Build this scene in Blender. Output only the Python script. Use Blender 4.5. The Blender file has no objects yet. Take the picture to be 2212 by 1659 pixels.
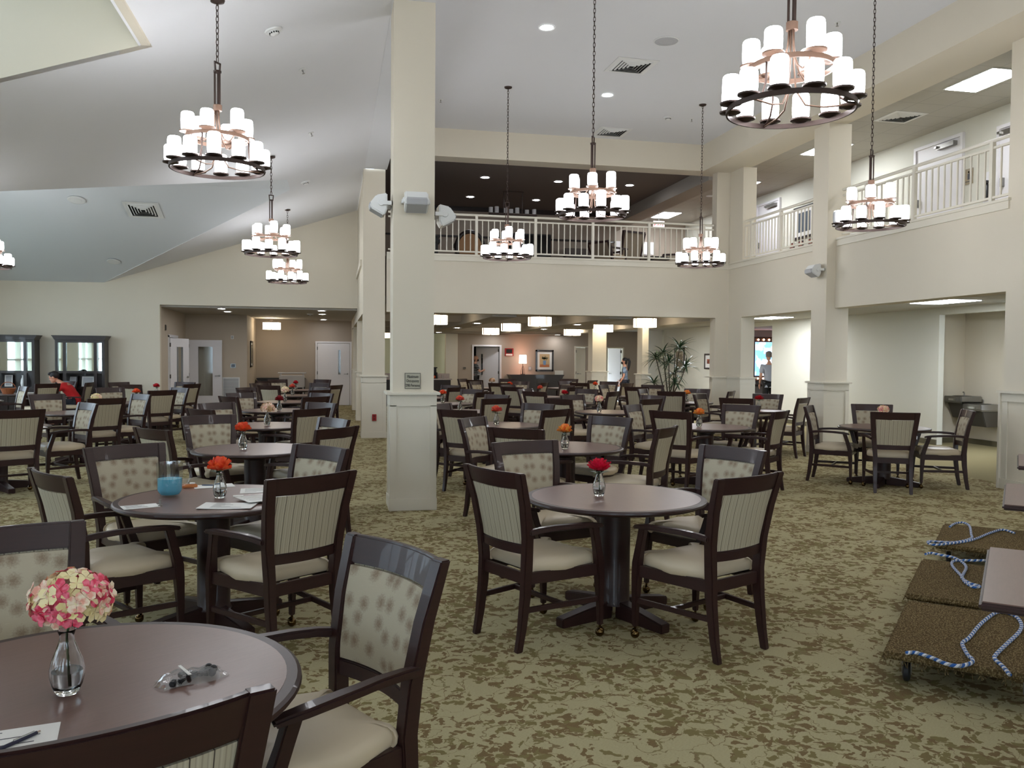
import bpy, bmesh, math, random
from mathutils import Vector, Matrix
random.seed(11)
SC = bpy.context.scene
COL = SC.collection
PI = math.pi
def rad(d): return d*PI/180
def lin(c):
    return tuple((x/255/12.92 if x/255 <= .04045 else ((x/255+.055)/1.055)**2.4) for x in c)

# ---------------------------------------------------------------- materials
MATS = {}
def mat(name, rgb, rough=.5, metal=0., coat=0., emit=None, estr=0., trans=0., ior=1.45, spec=.5):
    m = bpy.data.materials.new(name); m.use_nodes = True
    b = m.node_tree.nodes['Principled BSDF']
    b.inputs['Base Color'].default_value = (*lin(rgb), 1)
    b.inputs['Roughness'].default_value = rough
    b.inputs['Metallic'].default_value = metal
    b.inputs['Coat Weight'].default_value = coat
    b.inputs['Specular IOR Level'].default_value = spec
    b.inputs['IOR'].default_value = ior
    b.inputs['Transmission Weight'].default_value = trans
    if emit:
        b.inputs['Emission Color'].default_value = (*lin(emit), 1)
        b.inputs['Emission Strength'].default_value = estr
    MATS[name] = m
    return m
class NT:
    """small node helper"""
    def __init__(s, m):
        s.nt = m.node_tree; s.b = s.nt.nodes['Principled BSDF']
    def n(s, t, **kw):
        o = s.nt.nodes.new(t)
        for k, v in kw.items():
            if hasattr(o, k) and k not in ('inputs',): setattr(o, k, v)
        return o
    def l(s, a, b): s.nt.links.new(a, b)
    def val(s, sock, v):
        if hasattr(v, 'links') or isinstance(v, bpy.types.NodeSocket): s.l(v, sock)
        else: sock.default_value = v
    def math(s, op, a, b=0., c=0., clamp=False):
        o = s.n('ShaderNodeMath', operation=op, use_clamp=clamp)
        s.val(o.inputs[0], a); s.val(o.inputs[1], b); s.val(o.inputs[2], c)
        return o.outputs[0]
    def coord(s, scale=(1, 1, 1), kind='Object'):
        t = s.n('ShaderNodeTexCoord'); mp = s.n('ShaderNodeMapping')
        s.l(t.outputs[kind], mp.inputs[0]); mp.inputs['Scale'].default_value = scale
        return mp.outputs[0]
    def noise(s, vec, scale, detail=2., rough=.5, dist=0.):
        o = s.n('ShaderNodeTexNoise'); s.l(vec, o.inputs['Vector'])
        o.inputs['Scale'].default_value = scale; o.inputs['Detail'].default_value = detail
        o.inputs['Roughness'].default_value = rough; o.inputs['Distortion'].default_value = dist
        return o
    def vor(s, vec, scale, rand=1., feature='F1', dims='3D'):
        o = s.n('ShaderNodeTexVoronoi', feature=feature, voronoi_dimensions=dims); s.l(vec, o.inputs['Vector'])
        o.inputs['Scale'].default_value = scale; o.inputs['Randomness'].default_value = rand
        return o
    def mix(s, f, a, b):
        o = s.n('ShaderNodeMix', data_type='RGBA')
        s.val(o.inputs[0], f)
        for k, v in ((6, a), (7, b)):
            if isinstance(v, tuple): o.inputs[k].default_value = (*v[:3], 1)
            else: s.l(v, o.inputs[k])
        return o.outputs[2]
    def step(s, v, lo, hi):
        o = s.n('ShaderNodeMapRange'); s.val(o.inputs[0], v)
        o.inputs[1].default_value = lo; o.inputs[2].default_value = hi
        return o.outputs[0]
    def color(s, c): s.l(c, s.b.inputs['Base Color'])
    def bump(s, h, strength, dist=.01):
        o = s.n('ShaderNodeBump'); s.l(h, o.inputs['Height'])
        o.inputs['Strength'].default_value = strength; o.inputs['Distance'].default_value = dist
        s.l(o.outputs[0], s.b.inputs['Normal'])
def vary(m, base, amount=.06, scale=3., bump=0., bscale=200.):
    k = NT(m); v = k.coord(); n = k.noise(v, scale, 3.)
    c = lin(base)
    k.color(k.mix(n.outputs[0], tuple(x*(1-amount) for x in c), tuple(min(1, x*(1+amount)) for x in c)))
    if bump:
        k.bump(k.noise(v, bscale, 2.).outputs[0], bump, .002)

WALL_RGB = (214, 205, 187)
m_wall = mat('wall_paint', WALL_RGB, .7); vary(m_wall, WALL_RGB, .015, 1.5, .15, 260)
m_wallw = mat('light_wall_paint', (214, 212, 200), .7); vary(m_wallw, (214, 212, 200), .015, 1.5, .1, 260)
m_taupe = mat('taupe_wall_paint', (170, 157, 143), .7); vary(m_taupe, (170, 157, 143), .02, 1.5, .1, 260)
m_tan = mat('tan_wall_paint', (190, 176, 158), .7); vary(m_tan, (190, 176, 158), .02, 1.5, .1, 260)
m_grey = mat('grey_wall_paint', (168, 163, 162), .7); vary(m_grey, (168, 163, 162), .02, 1.5, .1, 260)
m_ceil = mat('ceiling_paint', (219, 219, 221), .8); vary(m_ceil, (219, 219, 221), .012, 1.2, .2, 220)
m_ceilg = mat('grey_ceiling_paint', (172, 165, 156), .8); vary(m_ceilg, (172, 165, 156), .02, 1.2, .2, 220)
m_ceild = mat('shade_darkened_lounge_ceiling', (122, 113, 109), .8); vary(m_ceild, (122, 113, 109), .02, 1.2)  # low light of the lounge put into a darker ceiling colour
m_trim = mat('cream_trim_paint', (217, 210, 194), .45); vary(m_trim, (217, 210, 194), .01, 2)
m_rail = mat('cream_railing_paint', (222, 216, 202), .4)
m_white = mat('white_door_paint', (225, 222, 224), .4); vary(m_white, (225, 222, 224), .01, 2)
m_plastic = mat('white_plastic', (224, 224, 222), .35)
m_grille = mat('speaker_grille', (176, 176, 178), .6)
m_black = mat('black_paint', (22, 21, 22), .45)
m_dark = mat('dark_void', (12, 12, 12), .9)
m_screen = mat('dark_screen', (16, 17, 20), .15)
m_steel = mat('brushed_steel', (150, 148, 144), .28, .9)
m_steeld = mat('dark_steel', (92, 88, 82), .4, .7)
m_chrome = mat('chrome', (200, 200, 200), .12, 1.)
m_brass = mat('antique_brass', (96, 76, 46), .18, 1.)
m_bronze = mat('dark_bronze', (66, 52, 47), .42, .55)
m_bronzel = mat('lighter_bronze', (112, 88, 74), .42, .5)
m_rubber = mat('black_rubber', (30, 29, 31), .5)
m_glass = mat('clear_glass', (250, 252, 252), .03, trans=1., ior=1.45)
m_water = mat('water', (246, 250, 250), .0, trans=1., ior=1.33)
m_mirror = mat('mirror_glass', (212, 222, 216), .03, 1.)
def thin(name, tint, gloss):
    m = mat(name, (255,255,255)); nt = m.node_tree; out = nt.nodes['Material Output']
    t = nt.nodes.new('ShaderNodeBsdfTransparent'); t.inputs[0].default_value = (*tint, 1)
    g = nt.nodes.new('ShaderNodeBsdfGlossy'); g.inputs['Roughness'].default_value = .05
    x = nt.nodes.new('ShaderNodeMixShader'); x.inputs[0].default_value = gloss
    nt.links.new(t.outputs[0], x.inputs[1]); nt.links.new(g.outputs[0], x.inputs[2]); nt.links.new(x.outputs[0], out.inputs[0])
    return m
m_pane = thin('window_glass', (.93,.96,.97), .06)
m_paper = mat('white_paper', (232, 230, 226), .8)
m_ink = mat('printed_ink', (70, 70, 76), .8)
m_red = mat('red_plastic', (150, 22, 26), .45)

def wood(name, rgb, rough=.3, coat=.25, amt=.35):
    m = mat(name, rgb, rough, coat=coat); k = NT(m)
    v = k.coord((3, 3, 26)); n = k.noise(v, 3., 4., .6, .6)
    c = lin(rgb)
    k.color(k.mix(n.outputs[0], tuple(x*(1-amt) for x in c), tuple(x*(1+amt) for x in c)))
    return m
m_wood = wood('mahogany_wood', (46, 24, 22), .4, .1)
m_ebony = wood('black_brown_wood', (38, 28, 27), .35)
m_top = mat('brown_laminate_top', (116, 91, 83), .3, spec=.4)
def _top():
    k = NT(m_top); v = k.coord((2.5, 22, 22)); n = k.noise(v, 6., 4., .65, .4); c = lin((116, 91, 83))
    k.color(k.mix(n.outputs[0], tuple(x*.8 for x in c), tuple(x*1.2 for x in c)))
_top()
m_seat = mat('beige_vinyl', (200, 184, 158), .42); vary(m_seat, (200, 184, 158), .03, 9, .06, 500)
def _star():
    m = mat('starburst_fabric', (176, 166, 146), .8); k = NT(m)
    v = k.coord((1, 0, 1))
    nz = k.noise(v, 150., 2., .7)
    v.node.inputs['Rotation'].default_value = (PI/2, 0, 0)
    vo = k.vor(v, 13.5, .62, dims='2D')
    d = k.math('ADD', vo.outputs['Distance'], k.math('MULTIPLY', k.math('SUBTRACT', nz.outputs[0], .5), .55))
    spot = k.math('SUBTRACT', 1., k.step(d, .05, .42), clamp=True)
    ln = k.noise(k.coord((9, 0, 170)), 3., 2., .6)
    slub = k.step(ln.outputs[0], .62, .72)
    base = k.mix(k.math('MULTIPLY', slub, .35), lin((178, 168, 147)), lin((206, 200, 184)))
    fine = k.noise(k.coord((60, 0, 700)), 3., 1.)
    base = k.mix(k.math('MULTIPLY', fine.outputs[0], .25), base, lin((150, 140, 120)))
    k.color(k.mix(k.math('MULTIPLY', spot, .72), base, lin((112, 88, 68))))
    return m
m_star = _star()
def _stripe():
    m = mat('striped_fabric', (160, 150, 128), .8); k = NT(m)
    t = k.n('ShaderNodeTexCoord'); sx = k.n('ShaderNodeSeparateXYZ'); k.l(t.outputs['Object'], sx.inputs[0])
    x = sx.outputs[0]
    def band(period, width, off=0.):
        f = k.math('FRACT', k.math('DIVIDE', k.math('ADD', x, 10+off), period))
        return k.math('LESS_THAN', f, width)
    dark = band(.046, .055)
    thin = band(.0115, .3)
    mid = band(.023, .25, .01)
    c = k.mix(k.math('MULTIPLY', thin, .45), lin((172, 162, 140)), lin((122, 113, 98)))
    c = k.mix(k.math('MULTIPLY', mid, .25), c, lin((200, 193, 175)))
    k.color(k.mix(k.math('MULTIPLY', dark, .92), c, lin((48, 38, 34))))
    return m
m_stripe = _stripe()

def _carpet():
    m = mat('leaf_patterned_carpet', (150, 138, 102), .95, spec=.1); k = NT(m)
    v = k.coord()
    n1 = k.noise(v, 9., 3., .6)
    off = k.n('ShaderNodeVectorMath', operation='MULTIPLY_ADD')
    k.l(n1.outputs['Color'], off.inputs[0]); off.inputs[1].default_value = (.16, .16, 0); k.l(v, off.inputs[2])
    n2 = k.noise(off.outputs[0], 34., 2., .6)
    off2 = k.n('ShaderNodeVectorMath', operation='MULTIPLY_ADD')
    k.l(n2.outputs['Color'], off2.inputs[0]); off2.inputs[1].default_value = (.035, .035, 0); k.l(off.outputs[0], off2.inputs[2])
    vec = off2.outputs[0]
    clus = k.noise(off.outputs[0], 2.6, 2., .55)
    big = k.noise(vec, 12., 3., .55)
    vo = k.vor(vec, 21., 1., dims='2D')
    sr = k.n('ShaderNodeSeparateColor'); k.l(vo.outputs['Color'], sr.inputs[0])
    thr = k.step(clus.outputs[0], .36, .66)
    leaf = k.math('MULTIPLY', k.math('LESS_THAN', vo.outputs['Distance'], .46), k.math('LESS_THAN', sr.outputs[0], thr))
    blob = k.math('GREATER_THAN', big.outputs[0], k.math('SUBTRACT', .80, k.math('MULTIPLY', clus.outputs[0], .42)))
    darkm = k.math('MAXIMUM', leaf, blob)
    vine = k.noise(off.outputs[0], 3.3, 1., .5, .6)
    vl = k.math('LESS_THAN', k.math('ABSOLUTE', k.math('SUBTRACT', vine.outputs[0], .5)), .0065)
    vine2 = k.noise(off.outputs[0], 4.3, 1., .5, .4)
    vl2 = k.math('LESS_THAN', k.math('ABSOLUTE', k.math('SUBTRACT', vine2.outputs[0], .46)), .005)
    darkm = k.math('MAXIMUM', darkm, k.math('MULTIPLY', k.math('MAXIMUM', vl, vl2), .85))
    w1 = k.noise(k.coord((30, 230, 1)), 3., 1.)
    w2 = k.noise(k.coord((200, 22, 1)), 3., 1.)
    c1 = k.mix(w1.outputs[0], lin((142, 131, 98)), lin((200, 188, 154)))
    c1 = k.mix(k.math('MULTIPLY', w2.outputs[0], .5), c1, lin((150, 146, 104)))
    c2 = k.mix(w2.outputs[0], lin((88, 70, 46)), lin((130, 108, 72)))
    tone = k.mix(k.step(sr.outputs[1], .5, .6), c2, lin((116, 104, 66)))
    k.color(k.mix(k.math('MULTIPLY', darkm, .92), c1, tone))
    k.bump(w1.outputs[0], .25, .004)
    return m
m_carpet = _carpet()
m_carpetp = mat('plain_olive_carpet', (142, 132, 98), .95, spec=.1)
def _cp():
    k = NT(m_carpetp); a = k.noise(k.coord((60, 60, 1)), 4., 2.)
    k.color(k.mix(a.outputs[0], lin((118, 108, 78)), lin((160, 150, 116))))
_cp()
m_dolly = mat('looped_brown_carpet', (128, 108, 72), .95, spec=.1)
def _dc():
    k = NT(m_dolly); v = k.vor(k.coord((1, 1.6, 1)), 75., 1.); n = k.noise(k.coord(), 30., 2.)
    c = k.mix(k.step(v.outputs['Distance'], .1, .6), lin((164, 144, 104)), lin((84, 68, 42)))
    k.color(k.mix(k.math('MULTIPLY', n.outputs[0], .5), c, lin((98, 82, 54))))
    k.bump(v.outputs['Distance'], .8, .01)
_dc()
m_rope = mat('blue_and_white_rope', (220, 222, 226), .7)
def _rp():
    k = NT(m_rope); t = k.n('ShaderNodeUVMap'); sx = k.n('ShaderNodeSeparateXYZ'); k.l(t.outputs[0], sx.inputs[0])
    f = k.math('FRACT', k.math('ADD', k.math('DIVIDE', sx.outputs[0], .042), sx.outputs[1]))
    a = k.math('LESS_THAN', f, .42)
    g = k.math('GREATER_THAN', f, .72)
    c = k.mix(a, lin((222, 224, 228)), lin((38, 92, 165)))
    k.color(k.mix(k.math('MULTIPLY', g, .6), c, lin((60, 66, 84))))
_rp()
m_tile = mat('acoustic_ceiling_tile', (190, 187, 180), .85)
def _tl():
    k = NT(m_tile); n = k.noise(k.coord(), 160., 1.); b = k.n('ShaderNodeTexBrick')
    k.l(k.coord(), b.inputs['Vector']); b.offset = 0
    b.inputs['Scale'].default_value = 1.; b.inputs['Brick Width'].default_value = .61; b.inputs['Row Height'].default_value = .61
    b.inputs['Mortar Size'].default_value = .01
    b.inputs['Color1'].default_value = b.inputs['Color2'].default_value = (*lin((190, 187, 180)), 1)
    b.inputs['Mortar'].default_value = (*lin((172, 170, 164)), 1)
    k.color(k.mix(k.math('MULTIPLY', n.outputs[0], .3), b.outputs[0], lin((165, 162, 156))))
_tl()
E_SHADE, E_CAN, E_PEND, E_TROF = 8.4, 42., 4.2, 19.
m_shade = mat('lit_candle_glass', (240, 240, 240), .4, emit=(248, 250, 255), estr=E_SHADE)
m_shadeoff = mat('unlit_frosted_glass', (200, 199, 200), .4)
m_can = mat('lit_lens', (240, 240, 240), .4, emit=(248, 250, 255), estr=E_CAN)
m_pend = mat('lit_linen_drum', (240, 230, 205), .6, emit=(255, 238, 208), estr=E_PEND)
m_trof = mat('lit_panel', (240, 240, 240), .4, emit=(246, 250, 255), estr=E_TROF)
m_lampsh = mat('lit_pink_lampshade', (245, 215, 205), .6, emit=(255, 214, 196), estr=4.5)

# ---------------------------------------------------------------- mesh builder
class MB:
    def __init__(s): s.v = []; s.f = []; s.uv = {}
    def add(s, vs, fs, M=None):
        b = len(s.v)
        s.v += [tuple(M @ Vector(p)) if M else tuple(p) for p in vs]
        s.f += [tuple(i+b for i in f) for f in fs]
        return s
    def box(s, x0, x1, y0, y1, z0, z1, M=None):
        return s.add([(x0,y0,z0),(x1,y0,z0),(x1,y1,z0),(x0,y1,z0),(x0,y0,z1),(x1,y0,z1),(x1,y1,z1),(x0,y1,z1)],
                     [(0,3,2,1),(4,5,6,7),(0,1,5,4),(1,2,6,5),(2,3,7,6),(3,0,4,7)], M)
    def cbox(s, c, d, M=None):
        return s.box(c[0]-d[0]/2,c[0]+d[0]/2,c[1]-d[1]/2,c[1]+d[1]/2,c[2]-d[2]/2,c[2]+d[2]/2,M)
    def loft(s, secs, closed=False, caps=True, M=None):
        n = len(secs[0]); vs = [p for q in secs for p in q]; fs = []
        m = len(secs)
        for i in range(m if closed else m-1):
            a, b = i*n, ((i+1) % m)*n
            for j in range(n):
                k = (j+1) % n
                fs.append((a+j, a+k, b+k, b+j))
        if caps and not closed:
            fs.append(tuple(reversed(range(n)))); fs.append(tuple(range((m-1)*n, m*n)))
        return s.add(vs, fs, M)
    def lathe(s, prof, n=24, c=(0,0,0), cap0=True, cap1=True, M=None):
        secs = [[(c[0]+r*math.cos(2*PI*i/n), c[1]+r*math.sin(2*PI*i/n), c[2]+z) for i in range(n)] for r, z in prof]
        b = len(s.v); s.loft(secs, caps=False, M=M)
        if cap0: s.f.append(tuple(b+i for i in reversed(range(n))))
        if cap1: s.f.append(tuple(b+(len(prof)-1)*n+i for i in range(n)))
        return s
    def tube(s, pts, r, n=8, closed=False, caps=True, M=None, uv=False):
        P = [Vector(p) for p in pts]; m = len(P); R = r if isinstance(r, (list, tuple)) else [r]*m
        T = []
        for i in range(m):
            a = P[(i-1) % m] if (closed or i > 0) else P[i]
            b = P[(i+1) % m] if (closed or i < m-1) else P[i]
            T.append((b-a).normalized())
        u = T[0].orthogonal().normalized(); secs = []
        L = 0; b0 = len(s.v)
        for i in range(m):
            u = (u - T[i]*u.dot(T[i])).normalized(); w = T[i].cross(u)
            if i: L += (P[i]-P[i-1]).length
            secs.append([tuple(P[i]+(u*math.cos(2*PI*j/n)+w*math.sin(2*PI*j/n))*R[i]) for j in range(n)])
            if uv:
                for j in range(n): s.uv[b0+i*n+j] = (L, j/n)
        return s.loft(secs, closed, caps, M)
    def sweep(s, pts, w, h, M=None, up=(0,0,1)):
        """rectangular bar along pts; w across, h along up"""
        P = [Vector(p) for p in pts]; m = len(P); U0 = Vector(up); secs = []
        W = w if isinstance(w, (list, tuple)) else [w]*m
        Hh = h if isinstance(h, (list, tuple)) else [h]*m
        for i in range(m):
            t = (P[min(i+1,m-1)]-P[max(i-1,0)]).normalized()
            sd = t.cross(U0).normalized(); u = sd.cross(t).normalized()
            a, b = sd*W[i]/2, u*Hh[i]/2
            secs.append([tuple(P[i]-a-b), tuple(P[i]+a-b), tuple(P[i]+a+b), tuple(P[i]-a+b)])
        return s.loft(secs, M=M)
    def post(s, secs, M=None):
        """upright square post: (z, x, y, hx, hy)"""
        return s.loft([[(x-a,y-b,z),(x+a,y-b,z),(x+a,y+b,z),(x-a,y+b,z)] for z,x,y,a,b in secs], M=M)
    def prism(s, poly, axis, a, b, M=None):
        """polygon (2-D) extruded from a to b along axis 'x','y' or 'z'"""
        def P(p, t): return {'x':(t,p[0],p[1]),'y':(p[0],t,p[1]),'z':(p[0],p[1],t)}[axis]
        return s.loft([[P(p,a) for p in poly],[P(p,b) for p in poly]], M=M)
    def grid(s, fn, nu, nv, M=None):
        vs = [fn(i/nu, j/nv) for j in range(nv+1) for i in range(nu+1)]
        return s.add(vs, [(j*(nu+1)+i, j*(nu+1)+i+1, (j+1)*(nu+1)+i+1, (j+1)*(nu+1)+i) for j in range(nv) for i in range(nu)], M)
    def ball(s, c, r, n=12, m=8, M=None):
        r = r if isinstance(r, (tuple, list)) else (r,r,r)
        vs = [(c[0],c[1],c[2]-r[2])]
        for j in range(1, m):
            t = -PI/2+PI*j/m
            vs += [(c[0]+r[0]*math.cos(t)*math.cos(2*PI*i/n), c[1]+r[1]*math.cos(t)*math.sin(2*PI*i/n), c[2]+r[2]*math.sin(t)) for i in range(n)]
        vs.append((c[0],c[1],c[2]+r[2])); fs = []
        for i in range(n): fs.append((0, 1+(i+1)%n, 1+i))
        for j in range(m-2):
            for i in range(n):
                a = 1+j*n; fs.append((a+i, a+(i+1)%n, a+n+(i+1)%n, a+n+i))
        a = 1+(m-2)*n
        for i in range(n): fs.append((a+i, a+(i+1)%n, len(vs)-1))
        return s.add(vs, fs, M)
    def build(s, name, m, parent=None, bevel=0., seg=2, smooth=None, fix=True):
        me = bpy.data.meshes.new(name)
        bm = bmesh.new()
        V = [bm.verts.new(p) for p in s.v]
        bm.verts.index_update(); bm.verts.ensure_lookup_table()
        for f in s.f:
            try: bm.faces.new([V[i] for i in f])
            except ValueError: pass
        uvl = None
        if s.uv:
            uvl = bm.loops.layers.uv.new('UVMap')
            for f in bm.faces:
                for lp in f.loops:
                    u = s.uv.get(lp.vert.index)
                    if u: lp[uvl].uv = u
        if fix: bmesh.ops.recalc_face_normals(bm, faces=bm.faces)
        if bevel:
            es = [e for e in bm.edges if len(e.link_faces) == 2 and e.calc_face_angle(0) > .5]
            bmesh.ops.bevel(bm, geom=es, offset=bevel, segments=seg, affect='EDGES', clamp_overlap=True)
        if smooth is not None:
            for f in bm.faces: f.smooth = True
        bm.to_mesh(me); bm.free()
        if smooth is not None: me.set_sharp_from_angle(angle=smooth)
        me.materials.append(m)
        o = bpy.data.objects.new(name, me); COL.objects.link(o)
        if parent is not None: o.parent = parent
        return o
def tag(o, label, cat, group=None, kind=None):
    if label: o['label'] = label
    if cat: o['category'] = cat
    if group: o['group'] = group
    if kind: o['kind'] = kind
    return o
def thing(name, label, cat, loc=(0,0,0), rz=0., group=None, kind=None):
    o = bpy.data.objects.new(name, None); COL.objects.link(o)
    o.location = loc; o.rotation_euler = (0,0,rz)
    o.empty_display_size = .1
    return tag(o, label, cat, group, kind)
def struct(name, mb, m, label=None, **kw):
    o = mb.build(name, m, **kw); o['kind'] = 'structure'
    if label: o['label'] = label
    return o
def children(o): return [c for c in COL.objects if c.parent == o]
KIDS = {}
def dup(root, loc=None, rz=None, label=None, group=None):
    key = root.name
    if key not in KIDS:
        KIDS[key] = [(c, list(c.children)) for c in root.children]
    r = root.copy(); COL.objects.link(r)
    if loc is not None: r.location = loc
    if rz is not None: r.rotation_euler = (0,0,rz)
    if label: r['label'] = label
    if group: r['group'] = group
    for c, gs in KIDS[key]:
        d = c.copy(); COL.objects.link(d); d.parent = r
        for g in gs:
            e = g.copy(); COL.objects.link(e); e.parent = d
    return r
def text(s, size, m, parent, loc, rot, name='lettering', ext=.002):
    cu = bpy.data.curves.new(name, 'FONT'); cu.body = s; cu.size = size; cu.align_x = 'CENTER'; cu.align_y = 'CENTER'
    cu.extrude = ext; cu.materials.append(m)
    o = bpy.data.objects.new(name, cu); COL.objects.link(o); o.parent = parent
    o.location = loc; o.rotation_euler = rot
    dg = bpy.context.evaluated_depsgraph_get(); me = bpy.data.meshes.new_from_object(o.evaluated_get(dg))
    bpy.data.objects.remove(o)
    o = bpy.data.objects.new(name, me); COL.objects.link(o); o.parent = parent
    o.location = loc; o.rotation_euler = rot
    return o

# ---------------------------------------------------------------- camera, world, colour
cam = bpy.data.cameras.new('camera'); co = bpy.data.objects.new('camera', cam); COL.objects.link(co)
cam.sensor_width = 36.; cam.sensor_fit = 'HORIZONTAL'; cam.lens = 36*1824.08/2212
cam.clip_start = .05; cam.clip_end = 300
p_, r_, y_ = .0310329, .0079231, .2092032
F = Vector((math.sin(y_), math.cos(y_), 0)); X = Vector((math.cos(y_), -math.sin(y_), 0)); U = Vector((0,0,1))
F2 = F*math.cos(p_)-U*math.sin(p_); U2 = F*math.sin(p_)+U*math.cos(p_)
R1 = X*math.cos(r_)+U2*math.sin(r_); UU = -X*math.sin(r_)+U2*math.cos(r_)
mw = Matrix((R1, UU, -F2)).transposed().to_4x4(); mw.translation = (0,0,1.6)
co.matrix_world = mw
SC.camera = co
w = bpy.data.worlds.new('daylight'); SC.world = w; w.use_nodes = True
w.node_tree.nodes['Background'].inputs[0].default_value = (.74, .87, 1., 1); w.node_tree.nodes['Background'].inputs[1].default_value = 3.6
SC.view_settings.view_transform = 'Standard'; SC.view_settings.look = 'None'
SC.view_settings.gamma = 1; SC.view_settings.exposure = 1.0; SC.view_settings.use_curve_mapping = False
cy = SC.cycles
cy.max_bounces = 7; cy.diffuse_bounces = 4; cy.glossy_bounces = 3; cy.transmission_bounces = 6; cy.transparent_max_bounces = 6
cy.caustics_reflective = False; cy.caustics_refractive = False
cy.sample_clamp_indirect = 4.; cy.use_denoising = True; cy.blur_glossy = 1.
cy.use_adaptive_sampling = True; cy.adaptive_threshold = .02
try: cy.denoiser = 'OPENIMAGEDENOISE'
except Exception: pass
# ================================================================ building shell
XL, YB0, YB, YW = -8.2, -6., 16.78, 21.6
def SZ(x): return 5.25+(x-.573)*.3317           # the sloping ceiling over the aisle
struct('floor', MB().box(XL-.3, 8.6, YB0-.3, 36.4, -.1, 0), m_carpet)
struct('floor_corridor', MB().box(8.6, 16, YB0-.3, 30.2, -.1, 0), m_carpetp)
# left wall with a band of windows, dormer gable above
wins = [(-4.4,-2.2), (-1.4,.8), (1.6,3.8), (4.6,6.8), (7.6,9.8), (10.6,12.2), (14.0,16.0), (16.5,18.5), (19.0,21.0)]
wl = MB()
zs, zt = .8, 2.12
wl.box(XL-.2, XL, YB0, YW+.2, 0, zs)
e = YB0
for a, b in wins:
    wl.box(XL-.2, XL, e, a, zs, zt); e = b
wl.box(XL-.2, XL, e, YW+.2, zs, zt)
zl = SZ(XL)
wl.prism([(YB0, zt), (11.6, zt), (11.6, 3.55), (7.32, zl), (YB0, zl)], 'x', XL-.2, XL)
wl.prism([(19.4, zt), (YW+.2, zt), (YW+.2, 3.29), (YW, 3.29), (19.4, 3.99)], 'x', XL-.2, XL)
wl.prism([(11.6, 3.45), (19.4, 3.45), (19.4, 3.99), (16.87, 4.79), (15.9, 4.79), (11.6, 3.56)], 'x', XL-.2, XL)
wl.box(XL-.2, XL, 11.6, 19.4, zt, 2.3)
struct('wall_left', wl, m_wall)
for i, (a, b) in enumerate(wins):
    f = MB()
    for q in (a, (a+b)/2-.03, b-.06): f.box(XL-.16, XL-.02, q, q+.06, zs, zt)
    for q in (zs, 1.42, zt-.06): f.box(XL-.15, XL-.03, a, b, q, q+.05)
    o = struct('window_%d' % (i+1), f, m_trim)
    MB().box(XL-.1, XL-.09, a+.02, b-.02, zs+.02, zt-.02).build('pane', m_pane, o)
f = MB()  # gable window added to send daylight onto dormer ceiling and aisle wall
for q in (11.6, 13.5, 15.45, 17.4, 19.32): f.box(XL-.16, XL-.02, q, q+.08, 2.3, 3.45)
o = struct('window_10', f.box(XL-.15, XL-.03, 11.6, 19.4, 2.3, 2.36).box(XL-.15, XL-.03, 11.6, 19.4, 3.39, 3.45), m_trim)
MB().box(XL-.1, XL-.09, 11.62, 19.38, 2.32, 3.43).build('pane', m_pane, o)
# ground seen through the windows
struct('ground_outside', MB().box(-40, XL-.4, -30, 60, -.2, -.1), mat('pale_paving', (170,175,170), .9))
# wall behind the camera
wb = MB().box(XL-.2, 9, YB0-.2, YB0, 0, .4).box(XL-.2, 9, YB0-.2, YB0, 3.4, 6.4)
bw = [(-7.6,-5.6), (-3.6,-1.6), (.4,2.4), (4.4,6.4)]
e = XL-.2
for a, b in bw: wb.box(e, a, YB0-.2, YB0, .4, 3.4); e = b
wb.box(e, 9, YB0-.2, YB0, .4, 3.4)
struct('wall_back', wb, m_wall)
for i, (a, b) in enumerate(bw):
    f = MB()
    for q in (a, (a+b)/2-.04, b-.08): f.box(q, q+.08, YB0-.14, YB0-.02, .4, 3.4)
    for q in (.4, 2.3, 3.32): f.box(a, b, YB0-.13, YB0-.03, q, q+.08)
    o = struct('window_%d' % (i+13), f, m_trim)
    MB().box(a+.02, b-.02, YB0-.09, YB0-.08, .42, 3.38).build('pane', m_pane, o)
# aisle gable wall with the wide opening to the vestibule
ww = MB()
ww.box(XL, -4.06, YW, YW+.16, 0, 2.807)
ww.prism([(XL, 2.807), (.62, 2.807), (.62, 5.31), (-5.292, 3.35), (XL, 3.34)], 'y', YW, YW+.16)
struct('wall_aisle', ww, m_wall)
# sloping ceiling and the dormer let into it
def P(x, y): return (x, y, SZ(x))
sc = MB()
for poly in ([(-1.77,YB0),(.62,YB0),(.62,8.5),(-1.77,8.5)], [(XL,YB0),(-1.77,YB0),(-1.77,4.5),(XL,4.5)],
             [(XL,4.5),(-5.5,4.5),(-5.5,8.5),(-7.18,8.5),(XL,7.32)]):
    sc.add([P(*q) for q in poly], [tuple(range(len(poly)))])
a = [(-7.18,8.5),(.62,8.5),(.62,YW),(-5.292,YW),(-.805,16.87),(-.815,15.9)]
sc.add([P(*q) for q in a], [(0,1,5), (1,2,4), (1,4,5), (2,3,4)])
struct('ceiling_slope', sc, m_ceil, fix=False)
dm = MB()
r0, r1 = (-.815,15.9,SZ(-.815)), (-.805,16.87,SZ(-.805))
dm.add([r0, (XL,15.9,4.79), (XL,7.32,zl), (-7.18,8.5,SZ(-7.18))], [(0,1,2,3)])
dm.add([r0, r1, (XL,16.87,4.79), (XL,15.9,4.79)], [(0,1,2,3)])
dm.add([r1, (-5.292,YW,3.305), (XL,YW,3.29), (XL,16.87,4.79)], [(0,1,2,3)])
struct('ceiling_dormer', dm, mat('daylight_tinted_ceiling', (214,217,220), .8), fix=False)  # blue cast of daylight put into the dormer ceiling colour
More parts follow.
